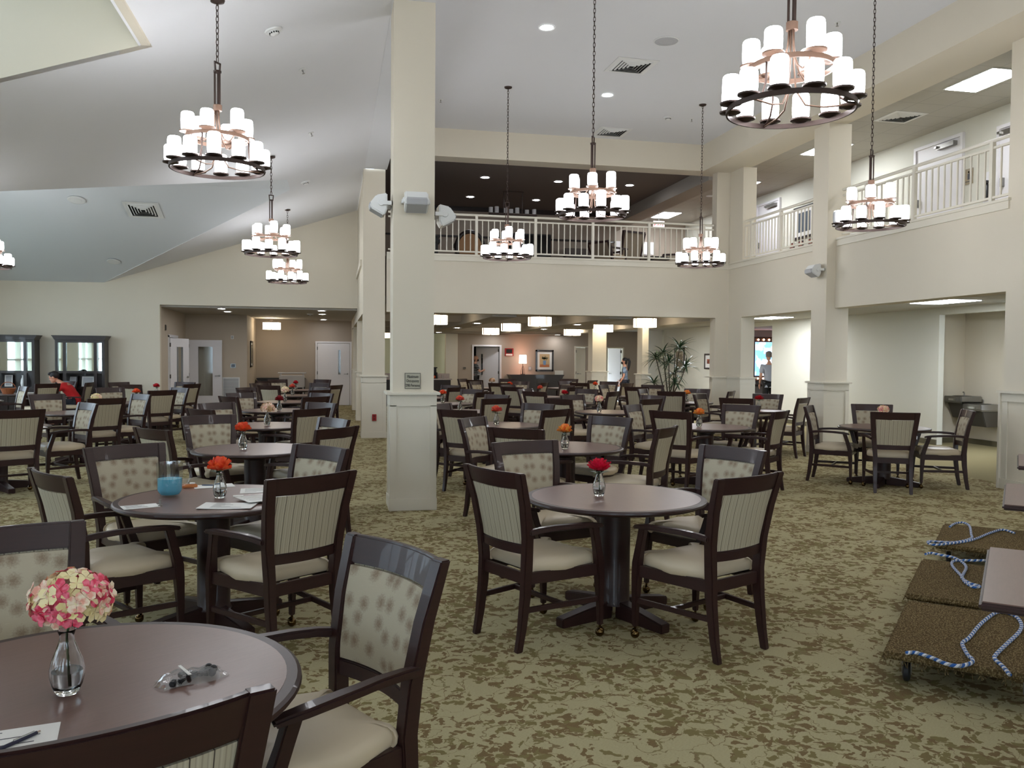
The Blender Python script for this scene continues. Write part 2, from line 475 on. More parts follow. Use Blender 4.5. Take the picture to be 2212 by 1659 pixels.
# clerestory well near the camera
cw = MB()
for ya, yb in ((8.5, 8.6), (4.4, 4.5)):
    cw.prism([(-5.6, SZ(-5.6)), (-1.67, SZ(-1.67)), (-1.67, 7.2), (-5.6, 7.2)], 'y', ya, yb)
cw.box(-1.77, -1.67, 4.5, 8.5, 4.48, 7.2); cw.box(-5.6, -5.5, 4.5, 8.5, 3.23, 4.6); cw.box(-5.6, -5.5, 4.5, 8.5, 6.6, 7.2)
struct('wall_clerestory', cw, m_wall)
struct('ceiling_clerestory', MB().box(-5.6, -1.67, 4.4, 8.6, 7.2, 7.3), m_ceil)
o = struct('window_12', MB().box(-5.58, -5.5, 6.44, 6.56, 4.6, 6.6).box(-5.58,-5.5,4.5,8.5,5.55,5.62), m_trim)
MB().box(-5.56, -5.55, 4.5, 8.5, 4.6, 6.6).build('pane', m_pane, o)
# hall ceiling, beams
struct('ceiling_hall', MB().box(.58, 7.9, YB0, YB+.1, 6.13, 6.25), m_ceil)
bm_ = MB().box(.6, 1.03, YB0, YB, 5.255, 6.13)
struct('beam_aisle', bm_, m_ceil)
struct('beam_hall', MB().box(7.66, 8.47, YB0, YB+.45, 5.58, 6.13).box(1.0, 7.66, YB, YB+.45, 5.58, 6.13), m_wall)
# back face: band under the balcony
struct('wall_rear_band', MB().box(1.03, 8.294, YB, YB+.25, 2.485, 3.64), m_wall)
struct('wall_rear_corner', MB().box(7.99, 8.294, YB, YB+.25, 0, 2.485).box(8.0, 8.6, YB+.02, YB+.25, 3.64, 5.58), m_wall)
rb = MB().box(8.294, 8.594, 9.15, YB+.25, 2.485, 3.64).box(8.294, 8.594, 16.2, YB, 0, 2.485).box(8.294,8.594, 16.2, YB, 3.64, 5.58)
struct('wall_right_band', rb, m_wall)
struct('wall_right', MB().box(8.294, 8.6, YB0, 9.15, 0, 5.58), m_wall)
# fascia trim at balcony floor level
ft = MB()
ft.box(1.03, 8.27, YB-.025, YB+.1, 3.52, 3.62).box(1.03, 8.25, YB-.045, YB+.1, 3.62, 3.655)
ft.box(8.27, 8.4, 13.36, YB-.02, 3.52, 3.62).box(8.25, 8.4, 13.36, YB-.02, 3.62, 3.655)
ft.box(8.27, 8.4, 9.12, 12.8, 3.52, 3.62).box(8.25, 8.4, 9.1, 12.8, 3.62, 3.655)
struct('trim_1', ft, m_trim)
def wainscot(mb, x0, x1, y0, y1, face_x=True):
    pass
def column(x0, x1, y0, y1, top, label, capz=1.205, low=.03):
    o = struct('column', MB().box(x0, x1, y0, y1, 1.2, top), m_wall, label=label)
    d = low
    MB().box(x0-d+.012, x1+d-.012, y0-d+.012, y1+d-.012, 0, 1.21).build('wainscot_panel', m_trim, o)
    s = MB()                                     # stiles and rails standing proud of the panel
    for xx in (x0-d, x1+d-.07): 
        for yy in (y0-d, y1+d-.07): s.box(xx, xx+.07, yy, yy+.07, .12, 1.1)
    s.box(x0-d, x1+d, y0-d, y1+d, 1.085, 1.205)
    s.build('wainscot_frame', m_trim, o, bevel=.003)
    c = MB().box(x0-d-.035, x1+d+.035, y0-d-.035, y1+d+.035, 1.205, 1.235)
    c.build('cap_rail', m_trim, o, bevel=.006)
    MB().box(x0-d-.006, x1+d+.006, y0-d-.006, y1+d+.006, 0, .125).build('baseboard', m_trim, o, bevel=.004)
    return o
column(.607, 1.033, 8.81, 9.24, 5.26, 'tall cream column standing alone with the occupancy sign')
column(.58, 1.003, 16.81, 17.24, 5.26, 'cream column with the red outlet at the balcony end')
column(.6, 1.0, 21.37, 21.8, 2.49, 'cream column beside the vestibule opening')
column(.6, 1.0, 25.63, 26.06, 2.49, 'cream column deep in the vestibule arcade')
column(8.13, 8.55, 12.86, 13.31, 5.58, 'cream column halfway along the right balcony')
column(7.31, 7.73, 23.32, 23.74, 2.45, 'cream column in the rear dining area before the doors')
column(7.4, 7.56, 19.55, 19.9, 2.45, 'slim cream column beside the potted dracaena')
# low wainscot on wall ends
wt = MB()
for a in ((8.26, 8.3, 4.0, 9.17, 0, .125), (8.27, 8.3, 4., 9.16, 1.1, 1.205), (8.23, 8.62, 4., 9.2, 1.205, 1.235), (8.28, 8.3, 9.06, 9.16, .12, 1.1), (8.25,8.62,9.15,9.18,0,1.205),
          (7.93, 8.3, YB-.03, YB, 0, 1.205), (7.9, 8.3, YB-.06, YB+.3, 1.205, 1.235), (8.262, 8.6, 16.14, YB, 0, 1.205), (8.23, 8.63, 16.1, YB, 1.205, 1.235), (8.25,8.6,16.13,YB,0,.125), (8.255,8.6,16.135,YB,1.1,1.2)):
    wt.box(*a)
struct('trim_2', wt, m_trim)
# partition between aisle and the room under the balcony
struct('wall_partition', MB().box(.6, 1.0, YB+.46, 28.2, 2.49, 3.6).box(.6, 1.0, YB+.46, YW, 3.6, 5.25).box(.6,1.0,28.0,30,0,2.49), m_wall)
struct('trim_3', MB().box(.56, .6, 18.2, 21.4, 3.52, 3.65), m_trim)
# vestibule beyond the aisle
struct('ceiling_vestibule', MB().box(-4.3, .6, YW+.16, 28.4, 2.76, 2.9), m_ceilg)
struct('wall_vestibule_left', MB().box(-4.2, -4.06, YW+.16, 22.6, 0, 2.76).box(-4.2,-4.06,23.9,25.3,0,2.76).box(-4.2,-4.06,22.6,23.9,2.1,2.76), m_tan)
struct('wall_vestibule_front', MB().box(-4.06, -2.4, 25.2, 25.34, 0, 2.76).box(-2.46, -2.4, 25.34, 28.2, 0, 2.76), m_tan)
struct('wall_vestibule_rear', MB().box(-2.46, .6, 28.2, 28.34, 0, 2.76), m_taupe)
# storage room glimpsed through the left doorway
struct('wall_storeroom', MB().box(-5.6, -5.5, 22.2, 24.4, 0, 2.76).box(-5.5,-4.2,24.3,24.4,0,2.76).box(-5.5,-4.2,22.2,22.3,0,2.76).box(-5.6,-4.2,22.2,24.4,2.76,2.85), m_wallw)
# rear room under the balcony
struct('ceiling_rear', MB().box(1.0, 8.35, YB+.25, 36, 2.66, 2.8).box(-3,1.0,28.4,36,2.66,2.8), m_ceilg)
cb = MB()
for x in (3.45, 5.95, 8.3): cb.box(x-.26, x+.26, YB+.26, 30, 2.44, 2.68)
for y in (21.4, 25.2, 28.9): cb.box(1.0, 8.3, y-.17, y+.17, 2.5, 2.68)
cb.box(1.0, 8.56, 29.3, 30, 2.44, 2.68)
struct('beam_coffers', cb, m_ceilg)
struct('ceiling_corridor', MB().box(8.56, 16, YB0, 30.2, 2.61, 2.75), m_tile)
rw = MB()
D1, D2, D3 = (4.91, 5.95), (8.72, 9.17), (9.97, 10.6)
e = 4.36
for a, b in (D1, D2, D3):
    rw.box(e, a, 30, 30.15, 0, 2.66); rw.box(a, b, 30, 30.15, 2.02, 2.66); e = b
rw.box(e, 11.3, 30, 30.15, 0, 2.66)
struct('wall_rear', rw, m_taupe)
struct('wall_rear_pier', MB().box(3.93, 4.36, 29.9, 30.15, 0, 2.66), m_trim)
struct('wall_servery', MB().box(-3, 4.2, 35.8, 36, 0, 2.66).box(4.1,4.25,30.15,36,0,2.66).box(-3.1,-3,28.4,36,0,2.66), mat('mint_white_wall_paint', (214,224,212), .6))
# corridor inner wall with the opening to the lobby and the fountain alcove
ci = MB().box(11.28, 11.4, 14.05, 20.3, 0, 2.61).box(11.28, 11.4, 23.1, 27.7, 0, 2.61).box(11.28,11.4,20.3,23.1,2.5,2.61).box(11.28,11.4,12.3,14.05,2.48,2.61).box(11.2,12.2,27.7,27.85,0,2.61).box(11.2,11.28,27.85,30,0,2.61)
struct('wall_corridor', ci, m_wallw)
struct('wall_alcove', MB().box(11.33, 12.32, 14.46, 14.56, 0, 2.60).box(12.2, 12.31, 12.9, 14.46, 0, 2.60).box(11.33,13.5,12.25,12.29,2.4,2.60).box(11.3,11.39,YB0,11.7,0,2.60), m_wall)
struct('trim_4', MB().box(12.1,12.24,12.72,12.9,0,.1).box(11.34,12.17,14.43,14.459,0,.1).box(12.17,12.199,12.9,14.42,0,.1).box(11.25,11.28,14.05,20.3,0,.1).box(11.25,11.28,23.1,27.7,0,.1), mat('olive_baseboard', (92,86,66), .6))
struct('wall_lobby', MB().box(11.4, 16, 26.6, 26.75, 0, 2.61).box(15.9, 16, 12, 26.6, 0, 2.61), m_grey)
struct('wall_mens_room', MB().box(13.2,13.35,12.3,14.6,0,2.61).box(12.32,13.2,14.5,14.62,0,2.61), m_wallw)
# upper floor
struct('floor_lounge', MB().box(1.03, 16, YB+.25, 28, 3.3, 3.62), mat('lounge_carpet', (120,92,66), .95))
struct('floor_gallery', MB().box(8.594, 12, YB0, YB+.25, 3.3, 3.62), m_carpetp)
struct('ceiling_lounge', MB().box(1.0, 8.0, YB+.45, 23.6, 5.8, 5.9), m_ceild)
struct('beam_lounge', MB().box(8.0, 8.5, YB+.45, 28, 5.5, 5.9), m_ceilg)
struct('ceiling_gallery', MB().box(8.47, 12, YB0, 28, 6.0, 6.1), m_tile)
struct('wall_lounge', MB().box(1.0, 8.0, 23.5, 23.65, 3.62, 5.8).box(7.9,8.0,23.65,26,3.62,5.8).box(7.9,11.3,26,26.15,3.62,6.0).box(.9,1.0,YB+.46,23.65,3.62,5.8), m_taupe)
struct('trim_5', MB().box(1.0, 8.0, 23.46, 23.5, 4.95, 5.0).box(1.0, 8.0, 23.45, 23.5, 5.68, 5.8), m_ebony)
struct('wall_gallery', MB().box(11.28, 11.45, YB0, 26, 3.62, 6.0), m_wallw)
struct('wall_gallery_end', MB().box(8.6, 11.3, 7.0, 7.15, 3.62, 6.0), m_wall)
# bright kitchen behind the swing door
struct('wall_kitchen', MB().box(4.25, 8, 33.6, 33.75, 0, 2.7).box(7.9,8,30.15,33.6,0,2.7).box(4.25,4.3,30.15,33.6,0,2.7).box(4.25,8,30.15,33.7,2.7,2.8), mat('kitchen_white', (222,230,236), .5))
struct('wall_back_rooms', MB().box(8.3,11.3,32,32.1,0,2.7).box(8.3,8.4,30.15,32,0,2.7).box(11.2,11.3,30.15,32,0,2.7).box(8.3,11.3,30.15,32,2.7,2.8), m_wallw)
# ================================================================ dining furniture
def lerp(a, b, t): return a+(b-a)*t
def arc(x, h, sag): return -sag*(1-(x/h)**2)
def post_x(z): return .2 if z < .45 else lerp(.2, .25, (z-.45)/.535)
def post_y(z):
    T = [(0,-.285),(.12,-.262),(.30,-.240),(.45,-.232),(.62,-.240),(.80,-.272),(.985,-.322)]
    for (a, b), (c, d) in zip(T, T[1:]):
        if z <= c: return lerp(b, d, (z-a)/(c-a))
    return T[-1][1]
def make_chair():
    t = thing('dining_armchair', 'x', 'chair')
    for s in (-1, 1):
        b = MB().post([(z, s*post_x(z), post_y(z), hx, hy) for z, hx, hy in
            [(0,.018,.020),(.06,.0185,.0205),(.12,.020,.022),(.2,.021,.024),(.30,.0225,.026),(.45,.0235,.028),(.54,.025,.027),(.62,.026,.026),(.71,.027,.024),(.80,.0275,.023),(.9,.028,.021),(.985,.028,.019)]])
        b.build('back_leg', m_wood, t, bevel=.005, smooth=.6)
        f = MB().post([(.07,s*.258,.262,.0145,.0145),(.2,s*.258,.26,.018,.018),(.36,s*.257,.253,.024,.024),(.44,s*.258,.248,.024,.025),(.5,s*.263,.232,.021,.024),(.58,s*.273,.207,.018,.023),(.652,s*.279,.185,.018,.024)])
        fl = f.build('front_leg', m_wood, t, bevel=.004, smooth=.6)
        c = MB().ball((s*.258,.262,.026), .026, 14, 8).lathe([(.007,.045),(.008,.075)], 8, (s*.258,.262,0)).ball((s*.258,.268,.036),(.024,.02,.022),10,6)
        c.build('caster', m_brass, fl, smooth=.8)
        a = MB().sweep([(s*.240,-.248,.655),(s*.256,-.18,.666),(s*.272,-.09,.672),(s*.288,.0,.672),(s*.296,.08,.670),(s*.297,.16,.664),(s*.290,.21,.657),(s*.282,.245,.648)],
                       [.034,.038,.044,.048,.052,.054,.05,.04], [.032,.03,.028,.027,.027,.026,.024,.02])
        a.build('armrest', m_wood, t, bevel=.007, smooth=.7)
    # rails of the back, bowed in plan
    def rail(z0, z1, sag, th, h0, h1):
        secs = []
        for i in range(11):
            u = -1+2*i/10
            q = []
            for z, h in ((z0,h0),(z1,h1)):
                q.append((u*h, post_y(z)+arc(u*h, h, sag), z))
            (xa,ya,za),(xb,yb,zb) = q
            secs.append([(xa,ya-th/2,za),(xa,ya+th/2,za),(xb,yb+th/2,zb),(xb,yb-th/2,zb)])
        return MB().loft(secs)
    rail(.893,.985,.034,.026,.222,.232).build('top_rail', m_wood, t, bevel=.006, smooth=.7)
    rail(.528,.582,.026,.028,.186,.190).build('lower_rail', m_wood, t, bevel=.005, smooth=.7)
    def pad(name, m, y0, bulge, inset, thick):
        def P(u, v, k):
            z = lerp(.582, .893, v); h = lerp(.188, .219, v)-inset; x = (2*u-1)*h
            y = post_y(z)+arc(x, h, lerp(.026, .034, v))+y0
            e = (1-(2*u-1)**4)*(1-(2*v-1)**4)
            return (x, y+k*(thick+bulge*e), lerp(.582+inset, .893-inset, v))
        s = 1 if y0 >= 0 else -1
        N, Mv = 12, 12
        b = MB().grid(lambda u, v: P(u, v, s), N, Mv)
        n0 = len(b.v); b.grid(lambda u, v: P(u, v, 0), N, Mv)
        W = N+1
        ring = [i for i in range(W)]+[j*W+N for j in range(1,Mv+1)]+[Mv*W+i for i in range(N-1,-1,-1)]+[j*W for j in range(Mv-1,0,-1)]
        for a, c in zip(ring, ring[1:]+ring[:1]): b.f.append((a, c, n0+c, n0+a))
        return b.build(name, m, t, smooth=.9)
    pad('backrest_cushion', m_star, .002, .016, .006, .010)
    pad('back_panel', m_stripe, -.002, .004, .003, .008)
    # seat cushion
    def outline(k):
        o = []
        c = [(.262,.285,.05),(.262,.0,0),(.205,-.205,.02),(-.205,-.205,.02),(-.262,.0,0),(-.262,.285,.05)]
        pts = []
        for (x, y, r) in c:
            if r:
                sx, sy = (1 if x > 0 else -1), (1 if y > 0 else -1)
                rng = range(6)
                q = []
                for i in rng:
                    a = (PI/2)*i/5
                    q.append((x-sx*r+sx*r*math.cos(a), y-sy*r+sy*r*math.sin(a)))
                if sx*sy < 0: q = q[::-1]
                pts += q
            else: pts.append((x, y))
        return pts
    base = outline(1); cyy = .04
    secs = []
    for z, k in ((.424,.975),(.436,1.),(.458,1.008),(.476,.985),(.490,.93),(.500,.82),(.507,.6),(.510,.3),(.511,.02)):
        secs.append([(x*k, cyy+(y-cyy)*k, z) for x, y in base])
    MB().loft(secs).build('seat_cushion', m_seat, t, smooth=.8)
    fr = MB()
    fr.sweep([(.2,-.215,.395),(.256,.24,.395)], .024, .066).sweep([(-.2,-.215,.395),(-.256,.24,.395)], .024, .066)
    fr.box(-.24,.24,.235,.262,.362,.428).box(-.185,.185,-.246,-.222,.362,.428)
    fr.build('seat_frame', m_wood, t, bevel=.003)
    st = MB()
    for s in (-1, 1): st.sweep([(s*.2,-.235,.222),(s*.257,.25,.222)], .02, .03)
    st.box(-.222,.222,.0,.022,.21,.236)
    st.build('stretcher', m_wood, t, bevel=.003)
    return t
CHAIR = make_chair(); chair_used = [False]

def make_table():
    t = thing('dining_table', 'x', 'table')
    MB().lathe([(.0005,.7455),(.52,.7455),(.5205,.7445)], 72, cap0=False, cap1=False).build('table_top', m_top, t)
    MB().lathe([(.30,.712),(.535,.712),(.552,.719),(.560,.729),(.558,.739),(.548,.7445),(.52,.7445),(.3,.7445)], 72, cap0=False, cap1=False).build('top_edge', m_wood, t, smooth=.5)
    MB().lathe([(.0005,.712),(.30,.712),(.30,.69),(.11,.69),(.11,.66),(.095,.65),(.095,.10),(.105,.08),(.0005,.08)], 28, cap0=False, cap1=False).build('pedestal', m_wood, t, smooth=.6)
    for k in range(4):
        M = Matrix.Rotation(PI/2*k, 4, 'Z')
        MB().loft([[(.05,-.04,.0),(.05,.04,.0),(.05,.04,.11),(.05,-.04,.11)],[(.25,-.038,.0),(.25,.038,.0),(.25,.038,.085),(.25,-.038,.085)],[(.44,-.036,.0),(.44,.036,.0),(.44,.036,.055),(.44,-.036,.055)]], M=M).build('foot', m_wood, t, bevel=.006)
    return t
TABLE = make_table(); table_used = [False]
ZT = .746

# ---------------------------------------------------------------- vases and flowers
def make_vase():
    t = thing('bud_vase', 'x', 'vase')
    outer = [(.026,0),(.029,.006),(.036,.022),(.041,.045),(.041,.062),(.036,.085),(.026,.11),(.0185,.132),(.0165,.145),(.021,.158),(.0215,.162)]
    inner = [(.0195,.161),(.0145,.146),(.0165,.131),(.024,.108),(.033,.085),(.0375,.06),(.0375,.046),(.032,.024),(.024,.011),(.0004,.010)]
    n = 20
    MBv = MB().lathe([(.0004,0)]+outer+inner, n, cap0=False, cap1=False)
    MBv.build('glass_body', m_glass, t, smooth=1.2)
    MB().lathe([(.0004,.0105),(.0238,.0115),(.0315,.024),(.0370,.046),(.0366,.058),(.0004,.0582)], n, cap0=False, cap1=False).build('water', m_water, t, smooth=1.2)
    return t
VASE = make_vase(); vase_used = [False]
def petal(mb, c, az, tilt, L, W, cup=.3, roll=.0, n=4):
    """one curved petal rooted at c, leaning out by tilt (0 = upright)"""
    R = Matrix.Translation(c) @ Matrix.Rotation(az, 4, 'Z') @ Matrix.Rotation(tilt, 4, 'Y')
    def f(u, v):
        x = (2*u-1)
        w = W*(.35+.65*math.sin(PI*min(1, v*.62+.14)))*(1 if v < .8 else 1-.35*(v-.8)/.2)
        return (cup*W*(x*x)*-1.+cup*.35*L*math.sin(PI*v)+roll*v*v*L, x*w/2, L*v)
    mb.grid(f, n, n, M=R)
def leafpoly(mb, a, d, L, W):
    a = Vector(a); d = Vector(d).normalized(); s = d.cross(Vector((0,0,1))).normalized(); u = s.cross(d)
    def f(p, v):
        w = W*math.sin(PI*min(1, .12+v*.88))*(.6 if v < .15 else 1)
        q = a+d*(L*v)+s*((2*p-1)*w/2)+u*(-.18*L*v*v+abs(2*p-1)*w*.18)
        return tuple(q)
    mb.grid(f, 2, 6)
FM = {}
def fmat(name, c0, c1, scale=40):
    m = mat(name, c0, .55); k = NT(m); n = k.noise(k.coord(), scale, 2.)
    k.color(k.mix(k.step(n.outputs[0], .42, .6), lin(c0), lin(c1))); FM[name] = m; return m
fmat('orange_petal', (240,96,44), (226,64,40)); fmat('red_petal', (206,22,38), (168,14,30)); fmat('coral_petal', (238,108,62), (214,60,70), 22)
fmat('yellow_petal', (242,170,70), (236,110,48), 24); fmat('magenta_petal', (222,24,64), (200,14,48)); fmat('dark_red_petal', (150,18,30), (110,10,22))
fmat('cream_floret', (242,226,178), (232,214,150), 30); fmat('pink_floret', (236,120,140), (214,48,82), 60); fmat('pale_floret', (240,222,196), (228,160,140), 60); fmat('dry_floret', (190,156,112), (150,112,76), 40)
m_leaf = mat('green_leaf', (58,94,46), .45); vary(m_leaf, (58,94,46), .25, 30)
m_stem = mat('green_stem', (70,98,52), .5)
def make_rose(pm, seed, leafy=True, z=.205, off=(.0,.0)):
    rnd = random.Random(seed); t = thing('rose', 'x', 'flower')
    b = MB(); c = (off[0], off[1], z-.045)
    for k, (n, tilt, L, W, cup, roll) in enumerate([(3,.05,.07,.045,.5,.0),(4,.22,.078,.06,.45,.02),(5,.45,.082,.07,.4,.12),(6,.75,.08,.075,.35,.25),(6,1.08,.072,.075,.3,.35)]):
        for i in range(n):
            petal(b, c, 2*PI*i/n+k*.7+rnd.uniform(-.15,.15), tilt+rnd.uniform(-.08,.08), L*rnd.uniform(.9,1.08), W, cup, roll)
    b.build('bloom', FM[pm], t, smooth=2.)
    MB().tube([(.004,-.003,.022),(.001,.002,.08),(0,0,.14),(off[0]*.6,off[1]*.6,z-.06),(off[0],off[1],z-.04)], .0026, 6).build('stem', m_stem, t, smooth=2.)
    if leafy:
        l = MB()
        for i in range(3):
            a = rnd.uniform(0, 6.28); leafpoly(l, (0,0,z-.055-.012*i), (math.cos(a),math.sin(a),.35), .075, .045)
        l.build('leaf', m_leaf, t, smooth=2.)
    return t
def make_peony(pm, seed, z=.195):
    rnd = random.Random(seed); t = thing('peony', 'x', 'flower'); b = MB(); c = (0,0,z-.035)
    for k, (n, tilt, L) in enumerate([(5,.1,.065),(8,.35,.075),(10,.65,.08),(12,.95,.082),(12,1.25,.08)]):
        for i in range(n):
            petal(b, c, 2*PI*i/n+k*.5+rnd.uniform(-.2,.2), tilt+rnd.uniform(-.1,.1), L*rnd.uniform(.85,1.1), .036, .25, .06)
    b.build('bloom', FM[pm], t, smooth=2.)
    MB().tube([(.004,.0,.022),(.001,.0,.08),(0,0,.14),(0,0,z-.03)], .003, 6).build('stem', m_stem, t, smooth=2.)
    l = MB()
    for a in (.3, 2.2, 4.): leafpoly(l, (0,0,z-.06), (math.cos(a),math.sin(a),.3), .085, .03)
    l.build('leaf', m_leaf, t, smooth=2.)
    return t
def make_hydrangea(kinds, seed, r=.085, c=(.012,0,.235), n=85):
    rnd = random.Random(seed); t = thing('hydrangea', 'x', 'flower')
    bs = [MB() for _ in kinds]
    for i in range(n):
        zz = 1-1.55*(i+.5)/n; a = i*2.39996; q = math.sqrt(max(0, 1-zz*zz))
        d = Vector((q*math.cos(a), q*math.sin(a), zz*.8)).normalized()
        p = Vector(c)+Vector((d.x*r*1.1, d.y*r, d.z*r*.85))*rnd.uniform(.86,1.06)
        wts = [max(.05, 1.+1.2*math.sin(3*d.x*(j+1)+2*d.z+j*2.1)) for j in range(len(kinds))]
        b = rnd.choices(bs, wts)[0]
        R = d.to_track_quat('Z','Y').to_matrix().to_4x4()
        M = Matrix.Translation(p) @ R @ Matrix.Rotation(rnd.uniform(0,1.5), 4, 'Z')
        s = rnd.uniform(.016,.021)
        for k in range(4):
            Mk = M @ Matrix.Rotation(PI/2*k, 4, 'Z')
            b.add([(0,0,0),(s*.7,-s*.62,s*.14),(s*1.25,-s*.35,s*.3),(s*1.3,s*.35,s*.28),(s*.7,s*.62,s*.16)], [(0,1,2),(0,2,3),(0,3,4)], Mk)
    A = MB(); cut = []
    for b in bs: A.add(b.v, b.f); cut.append(len(A.f))
    o = A.build('bloom', FM[kinds[0]], t, smooth=2., fix=False)
    for m in kinds[1:]: o.data.materials.append(FM[m])
    for i, p in enumerate(o.data.polygons): p.material_index = sum(i >= q for q in cut[:-1])
    MB().tube([(.006,-.004,.022),(.002,.002,.08),(0,0,.14),(c[0]*.5,0,.18),(c[0],c[1],c[2])], .0034, 6).build('stem', m_stem, t, smooth=2.)
    return t
ROSES = {}
def flower(kind):
    if kind in ROSES: return dup(ROSES[kind]), kind
    if kind == 'hydrangea': f = make_hydrangea(['cream_floret','pink_floret','pale_floret'], 5)
    elif kind == 'cream': f = make_hydrangea(['cream_floret','pale_floret'], 7, .07, (0,0,.22), 60)
    elif kind == 'pink': f = make_hydrangea(['pale_floret','cream_floret','pink_floret'], 9, .06, (0,0,.215), 55)
    elif kind == 'dry': f = make_hydrangea(['dry_floret','pale_floret'], 8, .075, (-.01,0,.215), 60)
    elif kind == 'peony': f = make_peony('magenta_petal', 3)
    elif kind == 'redpeony': f = make_peony('red_petal', 6, .2)
    else: f = make_rose({'orange':'orange_petal','red':'red_petal','coral':'coral_petal','yellow':'yellow_petal','darkred':'dark_red_petal'}[kind], hash(kind) % 97 if False else len(kind), z={'orange':.212,'coral':.215}.get(kind,.2))
    ROSES[kind] = f
    return f, kind

TABLES = {'T1': (-0.64, 2.32), 'T2': (-0.7, 5.31), 'T3': (-0.7, 8.06), 'T4': (-0.8, 10.8), 'T5': (-0.86, 13.8), 'T6': (-0.88, 16.4), 'T7': (-0.86, 19.0), 'T8': (-0.92, 22.1), 'L1': (-3.85, 10.95), 'L2': (-3.67, 13.5), 'L3': (-3.47, 16.3), 'L4': (-3.76, 19.6), 'LM': (-6.5, 20.0), 'LN': (-6.45, 16.95), 'R1': (1.72, 4.98), 'R2': (2.2, 7.85), 'R3': (2.07, 10.55), 'R4': (2.0, 13.3), 'R5': (2.0, 15.6), 'R6': (1.9, 17.9), 'M1': (4.65, 9.98), 'M2': (4.35, 12.95), 'M3': (4.37, 15.7), 'M4': (4.5, 18.2), 'M5': (4.38, 20.9), 'M6': (4.4, 23.5), 'N1': (6.97, 13.2), 'N2': (6.87, 15.75), 'N3': (6.95, 18.2), 'N4': (6.67, 21.0), 'N5': (6.55, 23.45), 'S1': (6.97, 9.66)}
CHAIRS = {
 'R1':[('K',1.16,4.73,-65),('K',2.04,4.41,25),('F',1.48,5.76,-164),('F',2.45,5.3,117)],
 'R2':[('K',1.77,7.44,-40),('F',1.65,8.34,-129),('F',2.62,8.32,127),('K',2.72,7.38,49)],
 'R3':[('K',1.64,10.07,-42),('F',1.64,10.89,-128),('F',2.47,10.88,129),('K',2.44,10.06,37)],
 'R4':[('K',2.28,12.8,26),('F',2.42,13.62,126)],
 'R5':[('K',2.44,15.11,43),('F',2.4,15.95,132)],
 'R6':[('K',2.28,17.43,40),('F',2.3,18.25,132)],
 'M6':[('F',3.9,23.88,-127),('K',4.02,23.1,-43),('F',4.78,23.9,138)],
 'M5':[('F',3.85,21.4,-134),('K',4.09,20.42,-25),('F',4.63,21.28,150),('K',4.87,20.52,52)],
 'M4':[('K',3.95,17.68,-47),('F',4.12,18.66,-141),('F',4.95,18.5,113),('K',4.9,17.7,39)],
 'M3':[('F',3.96,16.12,-136),('K',3.87,15.28,-51),('F',4.74,16.05,129),('K',4.89,15.24,49)],
 'M2':[('K',3.63,12.53,-60),('F',4.1,13.41,-152),('F',5.0,13.28,117),('K',4.63,12.52,32)],
 'N4':[('K',6.29,20.62,-45),('F',6.27,21.59,-146),('F',7.02,21.37,135),('K',7.07,20.46,37)],
 'N5':[('F',6.75,23.95,155),('K',6.95,23.05,45)],
 'N3':[('F',6.42,18.62,-130),('K',6.68,17.77,-33),('F',7.22,18.58,145)],
 'N2':[('F',6.44,16.13,-131),('K',6.5,15.31,-40),('F',7.22,16.16,139),('K',7.33,15.35,51)],
 'M1':[('F',4.15,10.47,-134),('K',4.15,9.57,-51),('F',5.18,10.38,127),('K',5.07,9.5,41)],
 'N1':[('F',6.56,13.66,-138),('K',6.51,12.67,-41),('F',7.43,13.66,135),('K',7.34,12.76,40)],
 'S1':[('F',6.51,10.07,-132),('F',7.3,10.31,153),('K',6.72,9.19,-27),('K',7.57,9.37,64)],
 'T2':[('K',-1.19,4.99,-54),('F',-1.19,5.9,-143),('K',-0.29,4.75,36),('F',-0.32,5.7,132)],
 'T3':[('K',-1.24,7.73,-49),('F',-1.1,8.85,-153),('K',-0.2,7.65,49),('F',-0.26,8.39,122)],
 'T4':[('K',-1.25,10.41,-49),('F',-1.26,11.31,-137),('K',-0.45,10.41,42),('F',-0.37,11.25,136)],
 'T5':[('K',-1.28,13.49,-54),('F',-1.29,14.35,-142),('K',-0.47,13.4,44),('F',-0.41,14.24,134)],
 'T6':[('K',-1.29,16.09,-57),('F',-1.39,16.88,-131),('K',-0.46,16.0,46),('F',-0.46,16.79,133)],
 'T7':[('K',-1.14,18.55,-32),('K',-0.21,18.63,60),('F',-0.47,19.57,146),('F',-1.39,19.55,-136)],
 'T8':[('F',-0.46,22.7,143),('F',-1.26,22.7,-150),('K',-1.42,21.7,-50)],
 'L1':[('K',-3.56,10.48,32),('F',-3.29,11.38,127)],
 'L2':[('K',-3.32,13.08,39),('F',-4.09,13.96,-137),('F',-3.18,13.94,131)],
 'L3':[('K',-3.12,15.91,42),('F',-3.06,16.7,135),('F',-3.85,16.73,-138)],
 'L4':[('K',-3.23,19.29,60),('F',-3.46,20.18,152),('F',-4.43,20.11,-127),('K',-3.99,19.09,-25)],
 'T1':[('F',-0.08,2.6,120),('K',-0.49,1.8,24),('F',-1.01,2.98,-154)],
 'LM':[('K',-6.06,19.45,49),('F',-6.1,20.75,143),('K',-5.55,20.12,87)],
 'LN':[('F',-5.98,17.34,122)],
}
